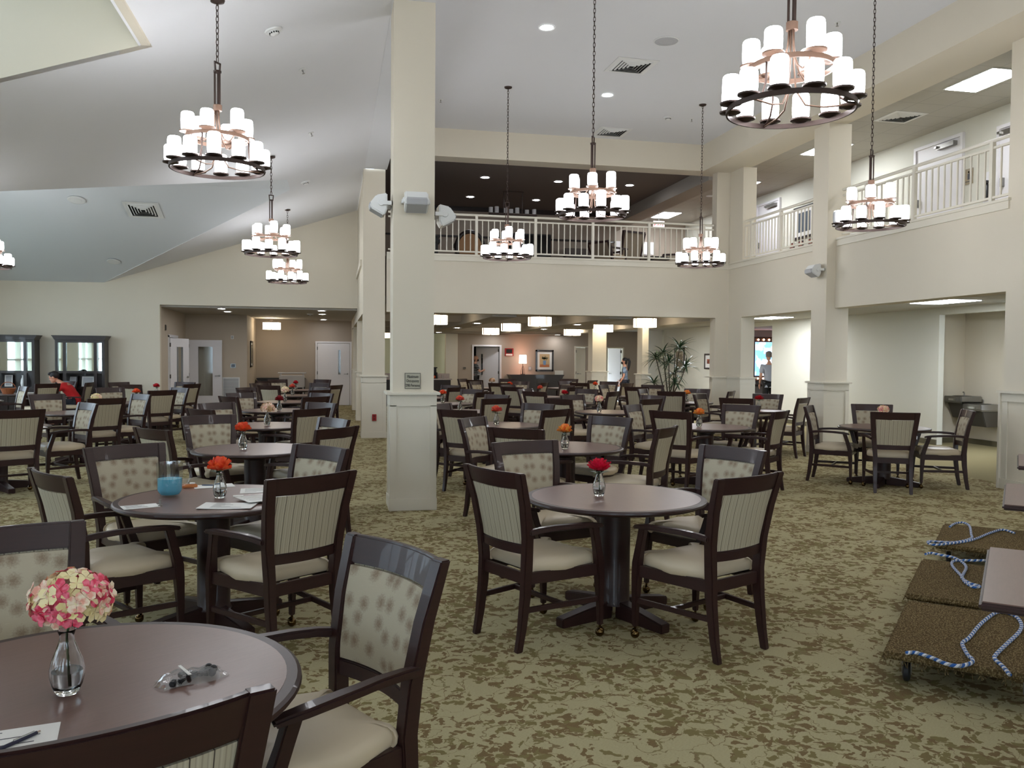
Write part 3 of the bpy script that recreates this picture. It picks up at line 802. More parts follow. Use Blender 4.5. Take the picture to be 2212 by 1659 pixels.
# what one can find each table by
ORD = ['first','second','third','fourth','fifth','sixth']
WHERE = {'T1':'table with big pink hydrangea','T2':'table with blue drink pitcher','T3':'table right behind blue pitcher table',
 'R1':'table with magenta peony','S1':'lone table facing drinking fountains','LM':'table where man in red sits','LN':'table before the man in red'}
for i, k in enumerate(('T4','T5','T6','T7','T8')): WHERE[k] = '%s table beyond pitcher table' % ORD[i+1]
for i, k in enumerate(('L1','L2','L3','L4')): WHERE[k] = '%s table of row before curio cabinets' % ORD[i]
for i, k in enumerate(('R2','R3','R4','R5','R6')): WHERE[k] = '%s table straight behind magenta peony' % ORD[i]
for i, k in enumerate(('M1','M2','M3','M4','M5','M6')): WHERE[k] = '%s table of row ending at buffet' % ORD[i]
for i, k in enumerate(('N1','N2','N3','N4','N5')): WHERE[k] = '%s table of row by dracaena plant' % ORD[i]
FLOW = {'T1':('hydrangea','T1v'),'T2':'orange','T3':'orange','T4':'dry','T5':'darkred','T6':'cream','T7':'coral','T8':'red',
 'L2':'cream','L3':'orange','L4':'red','R1':'peony','R2':'yellow','R3':'coral','R4':'coral','R5':'orange',
 'M1':'yellow','M2':'pink','M3':'redpeony','M4':'coral','M5':'orange','M6':'dry','N1':'redpeony','N2':'yellow','N4':'orange','S1':'pink'}
VPOS = {'T1':(-.655,2.293),'T2':(-.662,5.293),'T3':(-.80,8.02),'T4':(-.79,10.76),'T5':(-.82,13.7),'R1':(1.62,5.0),'R2':(2.14,7.66),'R3':(2.03,10.5),'R4':(1.98,13.3),'M1':(4.53,9.93),'M2':(4.15,12.85),'N1':(7.22,13.4),'N2':(6.92,15.75),'S1':(7.06,9.8),'L2':(-3.4,13.4)}
COLN = {'hydrangea':'large pink and cream hydrangea','cream':'cream hydrangea','pink':'pale pink hydrangea','dry':'dried tan hydrangea','peony':'magenta peony','redpeony':'red peony',
        'orange':'orange rose','red':'red rose','coral':'coral rose','yellow':'yellow and orange rose','darkred':'dark red rose'}
rnd = random.Random(4)
for k, (x, y) in TABLES.items():
    if table_used[0]: t = dup(TABLE)
    else: t = TABLE; table_used[0] = True
    t.location = (x, y, 0); t.rotation_euler = (0,0, rad(-66) if k == 'R1' else rad(45+rnd.uniform(-15,15)))
    t['label'] = 'round brown pedestal dining '+WHERE[k]; t['group'] = 'round dining tables'
    cs = CHAIRS[k]
    for ty in 'KF':
        L = sorted([c for c in cs if c[0] == ty], key=lambda c: c[1]/max(c[2], .1))
        for j, (_, cx, cyy, rz) in enumerate(L):
            if chair_used[0]: c = dup(CHAIR)
            else: c = CHAIR; chair_used[0] = True
            c.location = (cx, cyy, 0); c.rotation_euler = (0,0,rad(rz))
            side = ('left ' if j == 0 else 'right ') if len(L) == 2 else ''
            if len(L) == 1 and len(cs) > 1: side = ''
            look = 'striped back showing' if ty == 'K' else 'patterned front showing'
            c['label'] = 'armchair, %s, %sat %s' % (look, side, WHERE[k])
            c['group'] = 'armchairs around the dining tables'
    fl = FLOW.get(k)
    if fl:
        if isinstance(fl, tuple): fl = fl[0]
        vx, vy = VPOS.get(k, (x, y))
        if vase_used[0]: v = dup(VASE)
        else: v = VASE; vase_used[0] = True
        v.location = (vx, vy, ZT)
        v['label'] = 'clear glass bud vase on '+WHERE[k]; v['group'] = 'bud vases on the dining tables'
        f, kind = flower(fl)
        f.location = (vx, vy, ZT); f.rotation_euler = (0,0,rnd.uniform(0,6.28) if k not in ('T1','R1','T2') else 0)
        if k == 'T6' or k == 'T5': pass
        f['label'] = COLN[fl]+' in the vase on '+WHERE[k]; f['group'] = 'cut flowers in the bud vases'
# ================================================================ chandeliers
def make_chandelier():
    t = thing('chandelier', 'x', 'chandelier')
    def ring(r, z, name, m):
        MB().lathe([(r-.006,z-.016),(r+.006,z-.016),(r+.006,z+.016),(r-.006,z+.016),(r-.006,z-.016)], 56, cap0=False, cap1=False).build(name, m, t, smooth=.5)
    ring(.40, 0, 'lower_ring', m_bronze); ring(.262, .262, 'upper_ring', m_bronzel)
    rn = random.Random(2)
    def candle(r, z, a, h, m):
        M = Matrix.Translation((r*math.cos(a), r*math.sin(a), z))
        rr = .056
        s = MB().lathe([(.0005,.001),(.047,.001),(.052,.006),(rr,.03),(rr+.001,h*.5),(rr,h*.86),(.053,h*.95),(.046,h)], 18, cap0=False, cap1=False, M=M)
        s.lathe([(.046,h),(.0005,h-.01)], 18, cap0=False, cap1=False, M=M)
        o = s.build('lamp_shade', m, t, smooth=.8)
        MB().lathe([(.0005,-.022),(.03,-.022),(.05,-.012),(.069,-.010),(.071,.0),(.0005,.0)], 18, cap0=False, cap1=False, M=M).build('candle_plate', m_bronze if z < .2 else m_bronzel, o, smooth=.6)
    for i in range(12):
        candle(.388, .036, 2*PI*i/12+.1, (.142,.172,.15,.185)[(i*5) % 4], m_shade)
    for i in range(6):
        candle(.25, .298, 2*PI*i/6+.35, (.15,.185,.16)[i % 3], m_shade)
    MB().lathe([(.0005,.505),(.038,.505),(.038,.555),(.0005,.555)], 20, cap0=False, cap1=False).build('collar', m_bronzel, t, smooth=.5)
    st = MB()
    for k in range(3):
        a = 2*PI*k/3+.5
        x, y = math.cos(a)*.024, math.sin(a)*.024
        st.tube([(x,y,.55),(x,y,.845)], .0085, 8)
    st.lathe([(.0005,.84),(.034,.84),(.034,.856),(.0005,.856)], 16, cap0=False, cap1=False)
    st.build('stem', m_bronze, t, smooth=.6)
    for k in range(3):
        a = 2*PI*k/3+.2; c, s = math.cos(a), math.sin(a)
        def C(P): return [(r*c, r*s, z) for r, z in P]
        MB().tube(C([(.018,.51),(.022,.42),(.04,.33),(.09,.255),(.15,.215),(.20,.215),(.24,.24),(.262,.262)]), .007, 7).build('arm', m_bronzel, t, smooth=2.)
        a += PI/3; c, s = math.cos(a), math.sin(a)
        MB().tube(C([(.262,.25),(.262,.2),(.268,.12),(.30,.045),(.345,.012),(.40,0)]), .007, 7).build('arm', m_bronze, t, smooth=2.)
        MB().tube(C([(.012,.51),(.014,.3),(.03,.12),(.09,.02),(.2,-.004),(.40,-.006)]), .006, 7).build('arm', m_bronzel, t, smooth=2.)
    return t
def hang(t, drop, slope=0.):
    """bracket, chain and canopy from the stem top (0.856) up to the ceiling"""
    b = MB()
    b.sweep([(-.028,0,.856),(-.034,0,.925)], .012, .012, up=(0,1,0)).sweep([(.028,0,.856),(.034,0,.925)], .012, .012, up=(0,1,0)).box(-.04,.04,-.006,.006,.918,.932)
    b.build('bracket', m_bronze, t)
    ch = MB(); z = .925; i = 0
    while z < drop-.03:
        pts = []
        for k in range(10):
            a = 2*PI*k/10
            u, w_ = .0125*math.cos(a), .027*math.sin(a)+(.006 if math.sin(a) > .1 else -.006 if math.sin(a) < -.1 else 0)
            pts.append((u, 0, w_+z+.03) if i % 2 == 0 else (0, u, w_+z+.03))
        ch.tube(pts, .0038, 5, closed=True)
        z += .050; i += 1
    ch.build('chain', m_bronze, t, smooth=2.)
    M = Matrix.Translation((0,0,drop)) @ Matrix.Rotation(-math.atan(slope), 4, 'Y')
    MB().lathe([(.0005,-.036),(.02,-.034),(.06,-.018),(.066,0),(.0005,.002)], 22, cap0=False, cap1=False, M=M).build('canopy', m_bronze, t, smooth=.7)
CHN = make_chandelier()
spec = [  # x, y, z of the lower ring, ceiling height, slope, rotation, label
 (2.888,5.013,3.215,6.13,0,.25,'large lit candle chandelier highest and closest, before the gallery railing'),
 (-1.0,7.916,3.255,SZ(-1.0),.3317,1.0,'lit candle chandelier under the sloping ceiling, largest of the three over the aisle'),
 (-.956,13.93,3.21,SZ(-.956),.3317,.4,'lit candle chandelier in the middle of the three over the aisle'),
 (-.957,18.84,3.19,SZ(-.957),.3317,1.7,'smallest lit candle chandelier of the three over the aisle'),
 (3.019,9.692,3.30,6.13,0,.9,'lit candle chandelier hanging in front of the lounge railing centre on a long chain'),
 (2.866,13.996,3.285,6.13,0,.1,'lit candle chandelier before the round-backed lounge chair'),
 (6.433,14.146,3.285,6.13,0,1.3,'lit candle chandelier by the balcony corner, near the exit sign'),
 (6.473,9.315,3.26,6.13,0,.6,'lit candle chandelier with one dead shade, before the right gallery railing'),
 (-5.74,15.78,3.06,4.79,0,.3,'lit candle chandelier half cut off, under the dormer ceiling'),
 (6.45,4.8,3.26,6.13,0,.5,'added unseen candle chandelier for fill light, beyond the right edge by the near wall'),  # from here on: unseen chandeliers added to lift the hall's light
 (-.96,2.2,3.24,SZ(-.96),.33,.8,'added unseen candle chandelier for fill light, over the hydrangea table, above the view'),
 (2.87,.4,3.26,6.13,0,1.1,'added unseen candle chandelier for fill light, over the viewer, right of the aisle'),
 (6.45,.2,3.26,6.13,0,.2,'added unseen candle chandelier for fill light, behind the viewer by the right wall'),
 (-.96,-3.2,3.24,SZ(-.96),.33,.6,'added unseen candle chandelier for fill light, behind the viewer over the aisle'),
 (-5.0,11.0,2.9,SZ(-5.0),0,.3,'added unseen candle chandelier for fill light, beyond the left edge under the slope'),
]
for i, (x, y, z, zc, sl, rz, lab) in enumerate(spec):
    t = CHN if i == 0 else dup(CHN)
    if i == 0: base_kids = list(CHN.children); KIDS[CHN.name] = [(c, list(c.children)) for c in base_kids]
    t.location = (x, y, z); t.rotation_euler = (0,0,rz); t['label'] = lab; t['group'] = 'candle chandeliers'
for i, (x, y, z, zc, sl, rz, lab) in enumerate(spec):
    t = [o for o in COL.objects if o.get('label') == lab][0]
    hang(t, zc-z, 0 if not sl else 0)
    if i == 7:                                        # one burnt-out shade on the left
        sh = min([c for c in t.children if c.name.startswith('lamp_shade')], key=lambda c: (t.matrix_basis @ c.data.vertices[20].co).x*1.0-(t.matrix_basis @ c.data.vertices[20].co).y*.25)
        d = sh.data.copy(); sh.data = d; d.materials.clear(); d.materials.append(m_shadeoff)
        sh['label'] = 'unlit grey shade'
# ---------------------------------------------------------------- ceiling fixtures
def make_can():
    t = thing('ceiling_downlight', 'x', 'light')
    MB().lathe([(.085,-.002),(.112,-.008),(.116,-.004),(.116,.0)], 28, cap0=False, cap1=False).build('trim_ring', m_plastic, t, smooth=.6)
    MB().lathe([(.0005,-.003),(.088,-.003)], 28, cap0=False, cap1=False).build('lens', m_can, t)
    return t
CAN = make_can(); n_can = 0
cans = [(2.861,11.371,6.128,'round downlight in the high ceiling beside the column top'),(4.611,14.012,6.128,'round downlight in the high ceiling between the two vents')]
rowx = {3.41:'first',5.94:'second'}
for (x, y, z, l) in [(3.45,20.42,2.438,'downlight on the coffer beam nearest the column, closest one'),(3.45,23.82,2.438,'downlight on the coffer beam nearest the column, middle one'),(3.5,28.5,2.438,'downlight on the coffer beam near the servery, furthest one'),
        (5.95,20.25,2.438,'downlight on the centre coffer beam, closest one'),(6.0,23.85,2.438,'downlight on the centre coffer beam, farther one'),(7.95,29.6,2.438,'downlight above the side door in the rear room'),(5.65,29.5,2.438,'downlight above the kitchen door'),
        (-2.7,22.0,2.758,'downlight in the vestibule ceiling, front left one'),(-2.72,23.4,2.758,'downlight in the vestibule ceiling, rear left one'),(-.28,22.1,2.758,'downlight in the vestibule ceiling, front right one'),(-.29,23.9,2.758,'downlight in the vestibule ceiling, middle right one'),(-.29,27.4,2.758,'downlight in the vestibule ceiling above the white door'),
        (3.467,19.529,5.798,'lounge downlight, front left one above the linear chandelier'),(3.511,21.97,5.798,'lounge downlight, rear left one'),(5.24,19.562,5.798,'lounge downlight, front middle one'),(5.282,21.983,5.798,'lounge downlight, rear middle one'),(7.023,19.554,5.798,'lounge downlight, front right one by the beam')]:
    cans.append((x, y, z, l))
for i, (x, y, z, l) in enumerate(cans):
    t = CAN if i == 0 else dup(CAN)
    t.location = (x, y, z); t['label'] = l; t['group'] = 'recessed downlights'
def make_troffer(w, d):
    t = thing('ceiling_panel_light', 'x', 'light')
    MB().box(-w/2-.03,w/2+.03,-d/2-.03,d/2+.03,-.012,.0).build('frame', m_plastic, t)
    MB().box(-w/2,w/2,-d/2,d/2,-.018,-.012).build('diffuser', m_trof, t)
    return t
TR = make_troffer(.56, 1.0)
for i, (x, y, z, rz, l) in enumerate([(9.95,11.53,5.998,0,'panel light over the right gallery, biggest one'),(10.05,16.0,5.998,0,'panel light over the gallery half behind the tall column'),(10.05,19.8,5.998,0,'panel light over the gallery behind the corner column'),
        (9.95,24.4,5.998,0,'panel light above the exit sign'),(10.05,12.4,2.608,0,'panel light in the corridor ceiling before the fountains'),(8.95,23.9,2.608,0,'panel light in the rear room ceiling near the woman'),(8.95,20.3,2.608,0,'panel light in the rear room ceiling above the dracaena'),
        (10.2,18.4,2.608,0,'panel light in the corridor behind the balcony corner'),(13.5,22.5,2.608,0,'panel light in the lobby ceiling near the bulb-framed screen')]):
    t = TR if i == 0 else dup(TR)
    t.location = (x, y, z); t['label'] = l; t['group'] = 'ceiling panel lights'
def make_vent(n):
    t = thing(n, 'x', 'vent')
    MB().box(-.33,.33,-.33,.33,-.006,0).build('face_plate', m_plastic, t)
    MB().box(-.25,.25,-.25,.25,-.0075,-.006).build('throat', m_dark, t)
    s = MB()
    for q in (.06,.11,.16,.21,.26):
        for k in range(4):
            M = Matrix.Rotation(PI/2*k, 4, 'Z')
            s.loft([[(-q,q,-.006),(-q,q-.022,-.02),(-q,q-.019,-.02),(-q,q+.003,-.006)],[(q,q,-.006),(q,q-.022,-.02),(q,q-.019,-.02),(q,q+.003,-.006)]], M=M)
    s.build('louver', m_plastic, t)
    return t
V = make_vent('ceiling_vent'); V.location = (4.51,12.55,6.128); V.rotation_euler = (0,0,.03); tag(V, 'square louvred vent in the high ceiling near the round speaker', None, 'ceiling vents')
V2 = dup(V, (5.45,16.25,6.128), 0, 'square louvred vent in the high ceiling close to the beam')
nR = Vector((0,.302,.953))
V3 = dup(V, (-3.66,17.9,4.455), 0, 'square louvred vent in the sloping dormer ceiling'); V3.rotation_euler = (-math.atan(.302/.953),0,0)
V4 = dup(V, (10.02,13.6,5.998), 0, 'pale ceiling vent over the right gallery')
def disc(name, label, cat, loc, r, m, rot=(0,0,0), h=.012, group=None):
    t = thing(name, label, cat, loc, 0, group); t.rotation_euler = rot
    MB().lathe([(.0005,-h),(r*.6,-h),(r*.62,-h*.8),(r*.97,-h*.7),(r,0)], 28, cap0=False, cap1=False).build('grille', m, t, smooth=.6)
    MB().lathe([(r*.98,-h*.8),(r*1.06,-h*.5),(r*1.07,0)], 28, cap0=False, cap1=False).build('bezel', m_plastic, t, smooth=.6)
    return t
disc('ceiling_speaker', 'round grey ceiling speaker beside the square vent', 'speaker', (4.64,11.46,6.128), .17, m_grille)
sl = (0, -math.atan(.3317), 0); sr = (-math.atan(.302/.953),0,0)
disc('ceiling_speaker', 'round white speaker in the dormer ceiling, left of the vent', 'speaker', (-4.79,17.6,4.545), .15, m_plastic, sr)
disc('ceiling_speaker', 'round white speaker low in the dormer ceiling', 'speaker', (-4.79,20.35,3.675), .13, m_plastic, sr)
disc('ceiling_speaker', 'round white speaker in the right gallery ceiling by the corner', 'speaker', (9.95,21.27,5.998), .12, m_plastic)
def smoke(label, loc, rot=(0,0,0)):
    t = thing('smoke_detector', label, 'smoke detector', loc); t.rotation_euler = rot; t['group'] = 'smoke detectors'
    MB().lathe([(.0005,-.052),(.03,-.05),(.045,-.04),(.05,-.02),(.085,-.016),(.09,0)], 24, cap0=False, cap1=False).build('housing', m_plastic, t, smooth=.6)
    s = MB()
    for k in range(12):
        M = Matrix.Rotation(2*PI*k/12, 4, 'Z'); s.box(.044,.0505,-.007,.007,-.04,-.026, M)
    s.build('slot', m_dark, t)
smoke('smoke detector on the sloping ceiling next to the clerestory well', (-.589,8.88,4.862), sl)
smoke('smoke detector on the sloping ceiling past the second aisle chandelier', (-.509,16.52,4.889), sl)
smoke('smoke detector in the high ceiling near the balcony corner chandelier', (6.14,15.02,6.128))
smoke('smoke detector in the vestibule ceiling by the drum pendant', (-.61,23.8,2.758))
def sprink(label, loc, rot=(0,0,0)):
    t = thing('ceiling_sprinkler', label, 'sprinkler', loc); t.rotation_euler = rot; t['group'] = 'sprinkler heads'
    MB().lathe([(.0005,-.004),(.04,-.004),(.042,0)], 18, cap0=False, cap1=False).build('escutcheon', m_plastic, t)
    MB().lathe([(.0005,-.05),(.018,-.05),(.018,-.047),(.004,-.045),(.004,-.03),(.009,-.026),(.009,-.004)], 12, cap0=False, cap1=False).build('head', m_steel, t)
sprink('sprinkler head on the sloping ceiling, upper one', (-.353,10.25,4.94), sl)
sprink('sprinkler head on the sloping ceiling, lower one', (-.324,13.14,4.95), sl)
sprink('sprinkler head on the high ceiling next to the smoke detector', (6.615,15.03,6.128))
sprink('sprinkler head on the high ceiling past the biggest chandelier', (6.61,10.32,6.128))
sprink('sprinkler head on the high ceiling beside the big column', (1.85,14.94,6.128))
# drum pendants
def make_drum():
    t = thing('pendant_lamp', 'x', 'lamp')
    MB().lathe([(.0005,-.105),(.27,-.105),(.275,-.1),(.275,.1),(.0005,.1)], 36, cap0=False, cap1=False).build('drum_shade', m_pend, t, smooth=.6)
    f = MB()
    for k in range(4):
        a = PI/2*k+.35
        for d in (-.05,.05):
            c, s = math.cos(a+d), math.sin(a+d); f.box(.274,.284,-.006,.006,-.108,.108, Matrix.Rotation(a+d, 4, 'Z'))
    f.lathe([(.0005,-.118),(.018,-.118),(.018,-.106),(.0005,-.106)], 10, cap0=False, cap1=False)
    f.build('strap', m_bronze, t)
    MB().tube([(0,0,.1),(0,0,.2)], .008, 8).lathe([(.0005,.18),(.06,.18),(.06,.2),(.0005,.2)], 16, cap0=False, cap1=False).build('stem', m_bronze, t)
    return t
DR = make_drum()
for i, (x, y, z, l) in enumerate([(4.78,19.41,2.46,'drum pendant in the rear room, centre front one'),(4.92,23.38,2.46,'drum pendant in the rear room, centre middle one'),(5.05,27.19,2.46,'drum pendant in the rear room above the kitchen door side'),
      (7.32,19.18,2.46,'drum pendant above the dracaena plant'),(7.52,22.98,2.46,'drum pendant in the rear room before the cream column'),(7.73,26.9,2.46,'drum pendant in the rear room above the buffet'),
      (2.31,19.4,2.46,'drum pendant almost hidden by the big column'),(2.6,31.5,2.46,'drum pendant in the servery, right one'),(1.3,31.5,2.46,'drum pendant in the servery, left one'),(1.95,34.0,2.46,'drum pendant deep in the servery'),(-1.85,27.0,2.52,'drum pendant in the vestibule')]):
    t = DR if i == 0 else dup(DR)
    t.location = (x, y, z); t['label'] = l; t['group'] = 'drum pendants'
# linear chandelier of the lounge (unlit)
t = thing('linear_chandelier', 'unlit black linear chandelier with frosted candle shades in the lounge', 'chandelier', (4.45,21.0,5.22))
MB().box(-.62,.62,-.05,.05,-.02,.01).build('bar', m_bronze, t, bevel=.004)
MB().box(-.27,.27,-.03,.03,.56,.58).build('canopy', m_bronze, t, bevel=.004)
MB().tube([(-.24,0,.0),(-.24,0,.57)], .01, 8).tube([(.24,0,0),(.24,0,.57)], .01, 8).build('stem', m_bronze, t)
for k, x in enumerate((-.57,-.42,-.19,-.05,.11,.36,.55)):
    h = (.14,.16,.13,.11,.15,.11,.13)[k]
    o = MB().lathe([(.0005,.02),(.052,.02),(.052,.02+h),(.044,.02+h),(.0005,.02+h-.01)], 16, (x,0,0), cap0=False, cap1=False).build('lamp_shade', m_shadeoff, t, smooth=.7)
    MB().lathe([(.0005,.005),(.065,.012),(.065,.02),(.0005,.02)], 16, (x,0,0), cap0=False, cap1=False).build('candle_plate', m_bronze, o)
# ================================================================ railings
def railing(label, axis, pos, a, b, posts, extra_bend=None):
    t = thing('balcony_railing', label, 'railing', (0,0,0), 0, 'balcony railings')
    def bx(mb, p0, p1, z0, z1, w):
        if axis == 'x': mb.box(p0, p1, pos-w, pos+w, z0, z1)
        else: mb.box(pos-w, pos+w, p0, p1, z0, z1)
        return mb
    bx(MB(), a, b, 4.345, 4.375, .016).build('top_rail', m_rail, t)
    bx(MB(), a, b, 3.705, 3.735, .016).build('bottom_rail', m_rail, t)
    def pt(q, z): return (q, pos, z) if axis == 'x' else (pos, q, z)
    MB().tube([pt(a, 4.455), pt(b, 4.455)], .024, 12).build('handrail', m_rail, t, smooth=.8)
    for q in posts:
        bx(MB(), q-.027, q+.027, 3.66, 4.44, .027).build('post', m_rail, t)
    ps = sorted([a]+list(posts)+[b])
    for p, q in zip(ps, ps[1:]):
        n = max(1, round((q-p)/.121))
        for i in range(1, n):
            x = p+(q-p)*i/n
            bx(MB(), x-.0095, x+.0095, 3.735, 4.345, .0095).build('baluster', m_rail, t)
    return t
railing('cream balcony railing along the lounge above the dining hall', 'x', YB+.06, 1.06, 7.95, [1.62,2.82,4.04,5.26,6.49,7.72])
railing('cream gallery railing between balcony corner and tall column', 'y', 8.36, 13.4, 16.7, [13.6,14.78,15.93])
railing('cream gallery railing between tall column and right wall end', 'y', 8.36, 9.2, 12.77, [9.50,11.0,12.14])

# ================================================================ column fittings
def wall_speaker(label, loc, rz):
    t = thing('wall_speaker', label, 'speaker', loc, rz, 'wall speakers')     # faces local -y, wall at y=0
    prof = [(-.055,.11),(-.17,.085),(-.235,.0),(-.225,-.05),(-.09,-.125),(-.055,-.06)]
    MB().prism([(y, z) for y, z in prof], 'x', -.118, .118).build('cabinet', m_plastic, t, bevel=.012, smooth=.7)
    g = MB(); g.prism([(-.165,.072),(-.242,.0),(-.232,-.05),(-.105,-.12),(-.1,-.11),(-.2,-.04),(-.2,.0),(-.15,.066)], 'x', -.105, .105)
    g.build('grille', m_grille, t, bevel=.004)
    b = MB().box(-.03,.03,-.012,-.002,-.05,.05).box(-.145,-.118,-.1,-.004,-.018,.022).box(.118,.145,-.1,-.004,-.018,.022).box(-.145,.145,-.016,-.004,-.018,.022)
    b.build('bracket', m_plastic, t, bevel=.003)
    k = MB()
    for s in (-1,1): k.lathe([(.0005,0),(.034,0),(.03,.016),(.0005,.018)], 18, M=Matrix.Translation((s*.117,-.12,.005)) @ Matrix.Rotation(s*PI/2, 4, 'Y'), cap0=False, cap1=False)
    k.build('knob', m_plastic, t, smooth=.6)
    return t
wall_speaker('white wall speaker on the front of the tall lone column', (.83,8.81,3.19), 0)
wall_speaker('white wall speaker on the left side of the tall lone column', (.607,9.0,3.19), -PI/2)
wall_speaker('white wall speaker on the right side of the tall lone column', (1.033,9.0,3.10), PI/2)
wall_speaker('white wall speaker on the column by the right balcony', (8.13,13.05,3.13), -PI/2)
t = thing('occupancy_sign', 'small framed Maximum Occupancy sign on the lone column', 'sign', (.812,8.808,1.352))
MB().box(-.082,.082,-.008,0,-.082,.082).build('frame', m_steeld, t)
MB().box(-.076,.076,-.010,-.007,-.076,.076).build('plate', mat('sign_plate', (172,168,150), .5), t)
for s, z in (('Maximum', .045), ('Occupancy', 0.), ('298 Persons', -.047)):
    o = text(s, .036, m_black, t, (0,-.0115,z), (PI/2,0,0)); o.scale = (.82,1.15,1)
t = thing('wall_outlet', 'red outlet plate low on the second cream column', 'outlet', (.798,16.772,.405))
MB().box(-.042,.042,-.008,0,-.065,.065).build('plate', m_red, t, bevel=.003)
MB().box(-.018,.018,-.010,-.007,.01,.045).box(-.018,.018,-.010,-.007,-.045,-.01).build('socket', mat('dark_red_plastic',(96,12,16),.4), t)

# ================================================================ curio cabinets against the aisle wall
def curio(x0, label):
    t = thing('curio_cabinet', label, 'cabinet', (x0, 21.22, 0), 0, 'mirrored curio cabinets')
    W, D = 1.06, .34
    c = MB().prism([(-.0,1.93),(1.06,1.93),(1.115,2.02),(-.055,2.02)], 'y', -.045, D).box(-.065,1.125,-.055,D,2.02,2.035)
    c.build('cornice', m_ebony, t)
    f = MB()
    for a, b in ((0,.06),(.165,.235),(W-.235,W-.165),(W-.06,W)): f.box(a,b,-.005,.04,.82,1.93)
    f.box(0,W,-.006,.04,1.87,1.93).box(0,W,-.006,.04,1.16,1.215)
    for a in (0, W-.03): f.box(a, a+.03, .04, D, .82, 1.93)
    f.build('frame', m_ebony, t)
    MB().box(.06,.165,.03,.034,1.215,1.87).box(W-.165,W-.06,.03,.034,1.215,1.87).box(.235,W-.235,.03,.034,1.215,1.87).build('mirror', m_mirror, t)
    MB().box(0,W,D-.02,D,.82,1.93).build('back_panel', m_ebony, t)
    MB().box(.03,W-.03,.0,D-.02,.82,.84).build('shelf', m_ebony, t)
    b = MB().box(-.03,W+.03,-.04,D,.0,.78).box(-.05,W+.05,-.06,D,.78,.82)
    b.build('base', m_ebony, t, bevel=.004)
    for i in range(2):
        d = MB().box(.03+i*.51,.03+i*.51+.48,-.055,-.041,.08,.74).build('door', m_ebony, t, bevel=.004)
        MB().ball((.47+i*.12,-.065,.45), .014, 8, 6).build('knob', m_brass, d)
    return t
curio(-6.26, 'dark mirrored curio cabinet behind the man in red, near the vestibule'); curio(-7.75, 'dark mirrored curio cabinet cut by the picture edge')
for i, (x, w, h, m, l) in enumerate([(-5.95,.2,.26,m_ebony,'small dark picture frame on curio cabinet shelf'),(-5.62,.26,.24,m_paper,'pale photo card on curio cabinet shelf'),(-7.3,.16,.27,m_paper,'white framed print on the shelf of the cut-off curio cabinet')]):
    t = thing('framed_photo', l, 'photo', (x,21.4,.85)); t.rotation_euler = (-.25,0,.2*(i-1))
    MB().box(-w/2,w/2,0,.015,0,h).build('border', m, t); MB().box(-w/2+.025,w/2-.025,-.003,.001,.025,h-.025).build('picture', m_grille, t)
t = thing('vase', 'white ceramic vase on the shelf of the cut-off curio cabinet', 'vase', (-6.98,21.36,.842))
MB().lathe([(.0005,0),(.04,0),(.055,.08),(.045,.17),(.022,.23),(.03,.27),(.025,.265),(.0005,.2)], 18, cap0=False, cap1=False).build('body', m_plastic, t, smooth=.8)
# items on the table of the man in red and the table before him
t = thing('basket', 'brown woven basket on the table of the man in red', 'basket', (-6.78,19.85,ZT))
MB().lathe([(.0005,0),(.1,0),(.15,.12),(.14,.12),(.09,.012),(.0005,.01)], 20, cap0=False, cap1=False).build('body', mat('woven_straw', (150,88,52), .8), t)
MB().tube([(-.145*math.cos(a), 0, .12+.13*math.sin(a)) for a in [PI*i/10 for i in range(11)]], .008, 6).build('handle', MATS['woven_straw'], t)
t = thing('paper_stack', 'flat white papers on the table of the man in red', 'paper', (-6.5,20.3,ZT)); MB().box(-.15,.15,-.11,.11,0,.008).build('sheet', m_paper, t)
t = thing('floor_planter', 'green leafy plant in a dark pot by the aisle wall', 'plant', (-4.62,21.2,0))
MB().lathe([(.0005,0),(.12,0),(.16,.5),(.14,.5),(.1,.45),(.0005,.44)], 20, cap0=False, cap1=False).build('pot', m_black, t, smooth=.6)
l = MB(); rn = random.Random(3)
for i in range(11):
    a = rn.uniform(0,6.28); leafpoly(l, (0,0,.5), (math.cos(a)*.55,math.sin(a)*.55,1.2), rn.uniform(.32,.5), .11)
l.build('leaf', mat('dark_green_leaf', (44,84,44), .35), t, smooth=2.)

# ================================================================ vestibule
def door_leaf(name, label, loc, rz, w, h, lite=None, m=m_white, handle_side=1, hinge=True):
    o = thing(name, label, None, loc, rz, None, 'structure')
    x0, x1 = 0, w
    if lite:
        a, b, c, d = lite
        b_ = MB().box(0,a,-.022,.022,0,h).box(b,w,-.022,.022,0,h).box(a,b,-.022,.022,0,c).box(a,b,-.022,.022,d,h)
        b_.build('door_leaf', m, o)
        g = MB().box(a-.02,a,-.027,.027,c-.02,d+.02).box(b,b+.02,-.027,.027,c-.02,d+.02).box(a,b,-.027,.027,c-.02,c).box(a,b,-.027,.027,d,d+.02)
        g.build('glazing_bead', m, o); MB().box(a,b,-.004,.004,c,d).build('pane', m_pane, o)
    else: MB().box(0,w,-.022,.022,0,h).build('door_leaf', m, o)
    hx = w-.07 if handle_side > 0 else .07
    hb = MB()
    for s in (-1,1):
        hb.lathe([(.0005,0),(.026,0),(.026,.01),(.0005,.01)], 14, M=Matrix.Translation((hx,s*.022,1.02)) @ Matrix.Rotation(-s*PI/2, 4, 'X'), cap0=False, cap1=False)
        hb.tube([(hx,s*.03,1.02),(hx,s*.065,1.02),(hx-handle_side*.12,s*.065,1.015)], .009, 8)
    hb.build('handle', m_steel, o, smooth=.8)
    if hinge:
        for z in (.2, 1., 1.8): MB().box(-.012,.012,-.03,.03,z,z+.1).build('hinge', m_steeld, o)
    return o
